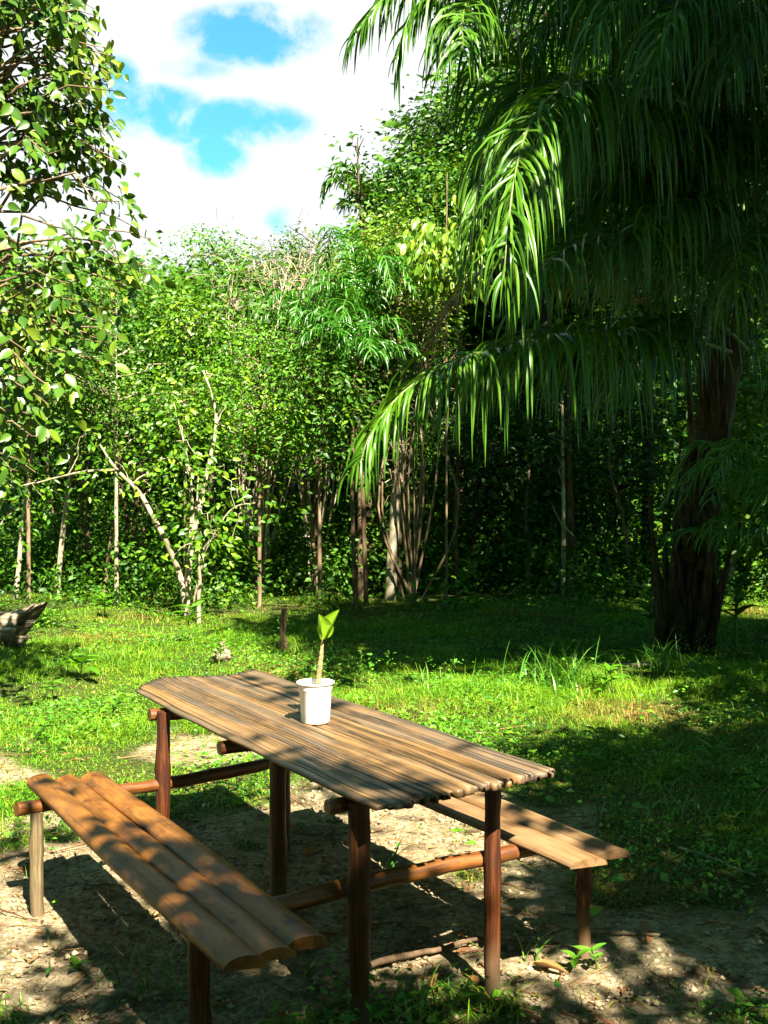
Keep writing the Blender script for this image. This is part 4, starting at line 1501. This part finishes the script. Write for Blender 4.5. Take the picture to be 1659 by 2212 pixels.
seedling('leafy weed in the sunny grass left of the far table corner', 245, 1560, .16, 9, .12, .05, 318)
seedling('pale leafy weed in the sunny grass straight above the left bench', 90, 1600, .13, 8, .11, .05, 319)
seedling('leafy weed in the sunny grass behind the far table edge', 470, 1440, .2, 10, .14, .055, 320)
seedling('leafy plant catching sun at the dark forest foot by the palm trunk', 1330, 1300, .35, 12, .22, .1, 313)


# ------------------------------------------------------------------ log, stumps, sticks, dead leaves
def rotted_log():
    rng = np.random.default_rng(19)
    p = onz(0, 1405)
    root_loc = np.array([p[0], p[1], 0])
    mb = MB()
    n, sides = 46, 44
    a = np.linspace(0, 2 * math.pi, sides, endpoint=False)
    P0, P1 = at(-170, 1365, p[1] + .3), at(40, 1372, p[1] - .1)
    t = np.linspace(0, 1, n)
    rows = []
    for k, q in enumerate(t):
        c = P0 * (1 - q) + P1 * q
        r0 = .27 * (1 - .3 * q ** 3)
        g1 = np.array([fbm(np.array([3 * q]), np.array([aa * 3.2]), 1.0, 33, 4)[0] for aa in a])
        ridge = np.abs(np.sin(a * 9 + 2 * math.sin(q * 5))) * .035
        r = r0 * (.72 + .55 * g1) + ridge
        # splintered end: some sides carry on further than others
        ext = (.04 + .26 * np.clip(np.sin(a - .75), 0, 1) ** 3 + .14 * (g1 - .5)) * max(0, (q - .8) / .2) ** 1.3
        ax = norm(P1 - P0)
        up = np.array([0, 0, 1.0])
        sd = norm(np.cross(ax, up))
        shr = 1 - .55 * max(0, (q - .8) / .2)
        V = c + ext[:, None] * ax + (r * np.cos(a) * shr)[:, None] * sd + (r * np.sin(a) * (.9 if q < .8 else .9 - .15 * (q - .8) / .2))[:, None] * up + up * (ext * .8)[:, None]
        rows.append(V)
    V = np.array(rows).reshape(-1, 3)
    i = np.arange(n - 1)[:, None] * sides
    j = np.arange(sides)[None]
    k = (j + 1) % sides
    Q = np.stack([i + j, i + k, i + sides + k, i + sides + j], -1).reshape(-1, 4)
    # hollow end
    cc = P1 - norm(P1 - P0) * .35
    V = np.vstack([V, cc])
    b = (n - 1) * sides
    jj = np.arange(sides)
    T = np.stack([np.full(sides, n * sides), b + jj, b + (jj + 1) % sides], -1)
    mb.add(V, [Q, T])
    o = mb.build('fallen_log', M['log'], smooth=False, loc=root_loc)
    tag(o, 'rotted grey log with a splintered end lying at the left edge', 'log')


rotted_log()


def stump(label, x, y, hgt, r, seed, mat):
    rng = np.random.default_rng(seed)
    p = onz(x, y)
    p[2] = float(gh(p[0], p[1]))
    mb = MB()
    z = np.linspace(-.05, hgt, 12)
    P = np.stack([np.cumsum(rng.normal(0, .006, 12)), np.cumsum(rng.normal(0, .006, 12)), z], -1)
    rr = r * np.linspace(1.25, .8, 12)
    tube(mb, P, rr, 11, rough=.14, rng=rng)
    o = mb.build('stump', mat, loc=(0, 0, 0))
    o.location = tuple(p)
    return tag(o, label, 'stump')


stump('thin broken tree stump standing upright in the grass behind the table', 613, 1408, .44, .034, 401, BB)


def wood_chunk(label, x, y, seed):
    rng = np.random.default_rng(seed)
    p = onz(x, y)
    p[2] = float(gh(p[0], p[1]))
    mb = MB()
    for k in range(5):
        a = rng.normal(0, .05, 3) * [1.4, 1, .5] + [0, 0, .06]
        d = norm(rng.normal(size=3) * [1, .8, .35]) * .13
        tube(mb, smooth_path([a - d, a + rng.normal(0, .02, 3), a + d], 7), [.008, .022, .03, .036, .03, .02, .006], 7, rough=.25, rng=rng)
    o = mb.build('wood_chunk', M['log'], loc=(0, 0, 0))
    o.location = tuple(p)
    tag(o, label, 'wood chunk')


wood_chunk('pale weathered chunk of wood in the grass left of the broken stump', 483, 1428, 402)


def stick(label, p0, p1, r, seed, mat='dead_twig'):
    rng = np.random.default_rng(seed)
    a, b = onz(*p0), onz(*p1)
    t = np.linspace(0, 1, 12)[:, None]
    P = a * (1 - t) + b * t + np.cumsum(rng.normal(0, .006, (12, 3)), 0) * [1, 1, 0]
    P[:, 2] = gh(P[:, 0], P[:, 1]) + r + .012
    mb = MB()
    tube(mb, P, np.linspace(r, r * .5, 12), 7, rough=.08, rng=rng)
    o = mb.build('stick', M[mat], loc=P[0])
    tag(o, label, 'stick', 'sticks lying on the ground')


stick('long thin stick lying in the shaded grass at the right edge', (1470, 1835), (1640, 1895), .008, 501)
stick('brown stick on the sand right of the right bench leg', (1240, 2010), (1420, 2022), .011, 502, 'bark_mid')
stick('dark straight stick on the sand under the middle of the left bench', (240, 1880), (370, 1868), .008, 503, 'bark_brown')
stick('long dark branch on the sand between the two near table legs', (800, 2085), (1050, 2030), .014, 504, 'bark_brown')
stick('thin forked twig under the right bench', (1080, 1790), (1000, 1715), .007, 505)


def dead_leaf(label, x, y, L, Wd, az, seed, z=0.0):
    rng = np.random.default_rng(seed)
    p = onz(x, y)
    p[2] = float(gh(p[0], p[1])) + .02 + z
    mb = MB()
    cupped_leaf(mb, [0, 0, 0], (math.cos(az), math.sin(az), .1), (rng.normal(0, .3), rng.normal(0, .3), 1), L * .72, Wd * .72, .9, -.12, 12, 7)
    o = mb.build('dead_leaf', M['dry_leaf'], smooth=True)
    o.location = tuple(p)
    tag(o, label, 'dead leaf', 'large dead leaves on the sand')


dead_leaf('big curled tan dead leaf on the sand right of the near right table leg', 1150, 2085, .2, .07, -.5, 601)
dead_leaf('reddish dead leaf standing on edge left of the near right table leg', 1030, 2150, .12, .07, 1.9, 602, .03)
dead_leaf('orange dead leaf at the bottom edge of the sand', 1120, 2200, .12, .045, -.2, 603)
dead_leaf('brown dead leaf beside the grass tuft between the near table legs', 935, 2150, .15, .06, 1.4, 604, .03)
dead_leaf('curled dead leaf in the shade under the table', 655, 1865, .13, .08, .6, 605, .03)
dead_leaf('small brown dead leaf on the sand under the near end of the table', 715, 1870, .09, .04, 2.6, 606)
dead_leaf('pale dead leaf on the shaded sand at the lower right', 1395, 2020, .14, .05, 1.3, 607)
dead_leaf('orange dead leaf in the grass between the wood chunk and the rotted log', 300, 1388, .2, .07, .1, 608, .03)


# ------------------------------------------------------------------ trees behind and beside the viewer whose leaves shade the foreground
LIT = [(2.3, 10.5, 0, .55), (3.4, 16.9, .2, .5), (2.95, 17, 1.5, .35), (1.9, 8.2, 0, .6), (3.75, 10.3, 1.3, .8), (-.28, 4.19, .95, .42), (-.1, 4.0, .8, .2), (.15, 4.6, 0, .3), (.1, 4.35, 0, .25), (-.25, 4.9, 0, .25), (-1.0, 4.5, 0, .35), (-1.6, 4.3, 0, .3), (-1.2, 4.4, .52, .22), (.35, 3.3, 0, .2), (.7, 3.72, 0, .22), (.96, 3.9, 0, .2), (.45, 3.48, 0, .2), (.94, 3.58, 0, .22), (.19, 3.58, 0, .15), (-1.28, 3.94, 0, .25), (-1.23, 3.58, 0, .22), (1.15, 3.35, 0, .18), (1.5, 4.9, 0, .16), (1.25, 5.4, 0, .14), (2.1, 5.5, 0, .16), (1.7, 6.0, 0, .15), (.8, 4.6, .5, .14),
       (-.9, 4.9, .8, .3), (.3, 3.75, .8, .15)]

rl = np.random.default_rng(66)
for u_, v_, z_, r_ in [(1.3, -.4, .52, .2), (1.0, -.30, .52, .17), (.8, -.48, .52, .16), (.5, -.36, .52, .13), (.25, -.5, .52, .12), (.05, -.4, .52, .12),
                       (.3, .15, .8, .18), (.55, .4, .8, .22), (.15, .55, .8, .17), (.8, .6, .8, .2), (.75, .1, .8, .2), (1.5, .3, .8, .3), (1.9, .5, .8, .25), (1.2, .1, .8, .2),
                       (.6, .95, .5, .15), (1.0, .85, .5, .2)]:
    p_ = tl(u_, v_, z_)
    LIT.append((p_[0], p_[1], z_, r_))


def shade_tree(label, base, targets, seed, zr=(4.6, 6.6), r0=.14, name='shade_tree', L=.15, per=26, spread=.17):
    """targets: (x, y, radius, leaf clusters) patches of ground its branches hang over along the sun's rays"""
    rng = np.random.default_rng(seed)
    base = np.asarray(base, float)
    root = thing(name, label, 'tree', base)
    tr, cr = MB(), MB()
    C = []
    for tg in targets:
        (x, y, r, n), z0 = tg[:4], (tg[4] if len(tg) > 4 else 0.0)
        a = rng.uniform(0, 2 * math.pi, n)
        q = np.sqrt(rng.uniform(0, 1, n)) * r
        z = rng.uniform(*zr, n)
        C.append(np.stack([x + q * np.cos(a) + SUN_V[0] * (z - z0), y + q * np.sin(a) + SUN_V[1] * (z - z0), z], -1))
    C = np.concatenate(C)
    ok = np.ones(len(C), bool)
    for (x, y, z, r) in LIT:
        k = C[:, 2] - z
        ok &= np.hypot(C[:, 0] - SUN_V[0] * k - x, C[:, 1] - SUN_V[1] * k - y) > r
    C = C[ok]
    ct = C.mean(0)
    P = smooth_path([base - dn, base * .6 + ct * .4 - [0, 0, .2], ct], 20)
    tube(tr, P, np.linspace(r0, r0 * .35, 20), 9, rough=.05, rng=rng)
    for p in C[::3]:
        dd = np.linalg.norm(P - p, axis=1) + np.maximum(P[:, 2] - p[2] + .3, 0)
        k = int(np.argmin(dd))
        limb(tr, P[k], p, .012 + .006 * dd[k], .006, rng, sides=4, lift=.05, wob=.04)
    cluster_leaves(cr, C, per, spread, L, L * .55, rng, T_OVAL, up=1.0, droop=.2, flat=.6)
    for mb_, nm, mt in ((tr, 'trunk', BM), (cr, 'crown', M['leaf_shade'])):
        o = mb_.build(nm, mt, None, loc=base)
        o.parent = root
        o.location = (0, 0, 0)


shade_tree('broad-leaved tree standing behind the viewer, its branches shading the near ground', (3.2, -4.2, 0), [
    (-.7, 2.5, .8, 46), (.1, 2.4, .8, 44), (.9, 2.6, .7, 36), (.35, 3.1, .5, 18), (-.35, 3.25, .5, 22), (-1.3, 2.9, .5, 14), (1.4, 3.0, .5, 16), (.95, 3.5, .35, 10),
    (-1.0, 4.3, .6, 3, .8), (-.5, 4.5, .7, 5, .8), (0.1, 3.8, .6, 5, .8), (-.6, 3.3, .4, 10, .5)], 701)
shade_tree('broad-leaved tree standing to the right of the viewer, shading the right of the clearing', (6.2, 1.0, 0), [
    (1.3, 4.6, .7, 30), (1.9, 4.4, .7, 30), (1.8, 5.4, .8, 40), (1.2, 5.8, .6, 26), (2.4, 6.1, .7, 36), (.95, 4.2, .4, 12), (1.5, 3.8, .4, 12), (1.7, 6.5, .5, 16), (2.1, 7.2, .6, 26), (2.9, 7.5, .7, 32), (1.4, 6.9, .45, 14), (3.3, 8.8, .6, 24)], 702)
shade_tree('tall tree right of the clearing whose crown shades the big palm', (8.5, 3.5, 0), [
    (3.6, 10.5, 1.6, 60, 4.5), (3.9, 10.5, 1.5, 55, 2.5), (4.6, 9.8, 1.4, 50, 5), (3.6, 9.6, 1.1, 44, 6.5), (3.5, 8.3, .8, 30, 6.5), (3.5, 11.4, .6, 30, 1.2)], 703, (8.5, 11.5), .2, L=.26, per=24, spread=.32)
shade_tree('tall tree beyond the right edge shading the lawn in front of the forest', (9.5, 6.5, 0), [
    (-.6, 13.2, 1.0, 30), (.6, 13.5, 1.4, 60), (2.0, 13.0, 1.4, 60), (3.2, 12.6, 1.5, 60), (.4, 11.7, .9, 26), (1.6, 11.5, .9, 30), (2.8, 11.3, .8, 28), (1.2, 10.7, .6, 14), (2.2, 10.6, .6, 16), (.2, 10.9, .6, 14), (3.2, 10.3, .6, 22), (0, 15.5, 1.2, 36, 0), (1.8, 15.5, 1.3, 44, 0), (4.2, 12.5, 1.4, 46), (5.3, 10.5, 1.4, 50), (4.2, 8.6, 1.0, 34)], 704, (8, 11), .2, L=.26, per=24, spread=.32)
shade_tree('tall forest tree to the right shading the dark wood behind the palm', (11, 9.5, 0), [
    (2.2, 17, 1.5, 44, 2), (4, 17, 1.6, 60, 2), (6, 17, 1.6, 60, 2), (3, 17.5, 1.6, 60, 5), (5, 17.5, 1.6, 60, 5), (7, 17, 1.5, 60, 5)], 705, (10.5, 13.5), .2, L=.3, per=24, spread=.36)


shade_tree('unseen leafy tree added above and left of the viewer to block sky light', (-5.0, -.5, 0), [  # out-of-view tree added so its crown cuts the skylight from left and behind
    (-4.2, 3.6, 1.3, 60), (-4.6, 5.2, 1.2, 40), (-3.4, 1.5, 1.2, 50), (-2.0, .6, 1.0, 40), (0, .4, 1.0, 40), (1.6, .6, 1.0, 40)], 706, (5.5, 8.0), .15, L=.22, per=22, spread=.3)


def wood_behind():
    """the forest also closes the clearing behind the viewer"""
    rng = np.random.default_rng(55)
    mb = MB()
    a = rng.uniform(math.radians(150), math.radians(390), 3000)
    r = rng.uniform(11, 15, 3000)
    X, Y = r * np.cos(a) * 1.05, 2 + r * np.sin(a)
    C = np.stack([X, Y, rng.uniform(0, 1, 3000) * (9.5 + 1.5 * np.sin(a * 5))], -1)
    C = C[~((np.abs(C[:, 0]) < .46 * C[:, 1]) & (C[:, 1] > 0))]
    cluster_leaves(mb, C, 16, .5, .34, .22, rng, T_DIA)
    o = mb.build('surrounding_forest', M['leaf_dark'])
    tag(o, 'mass of forest foliage closing the clearing behind and beside the viewer', 'forest', kind='stuff')


wood_behind()
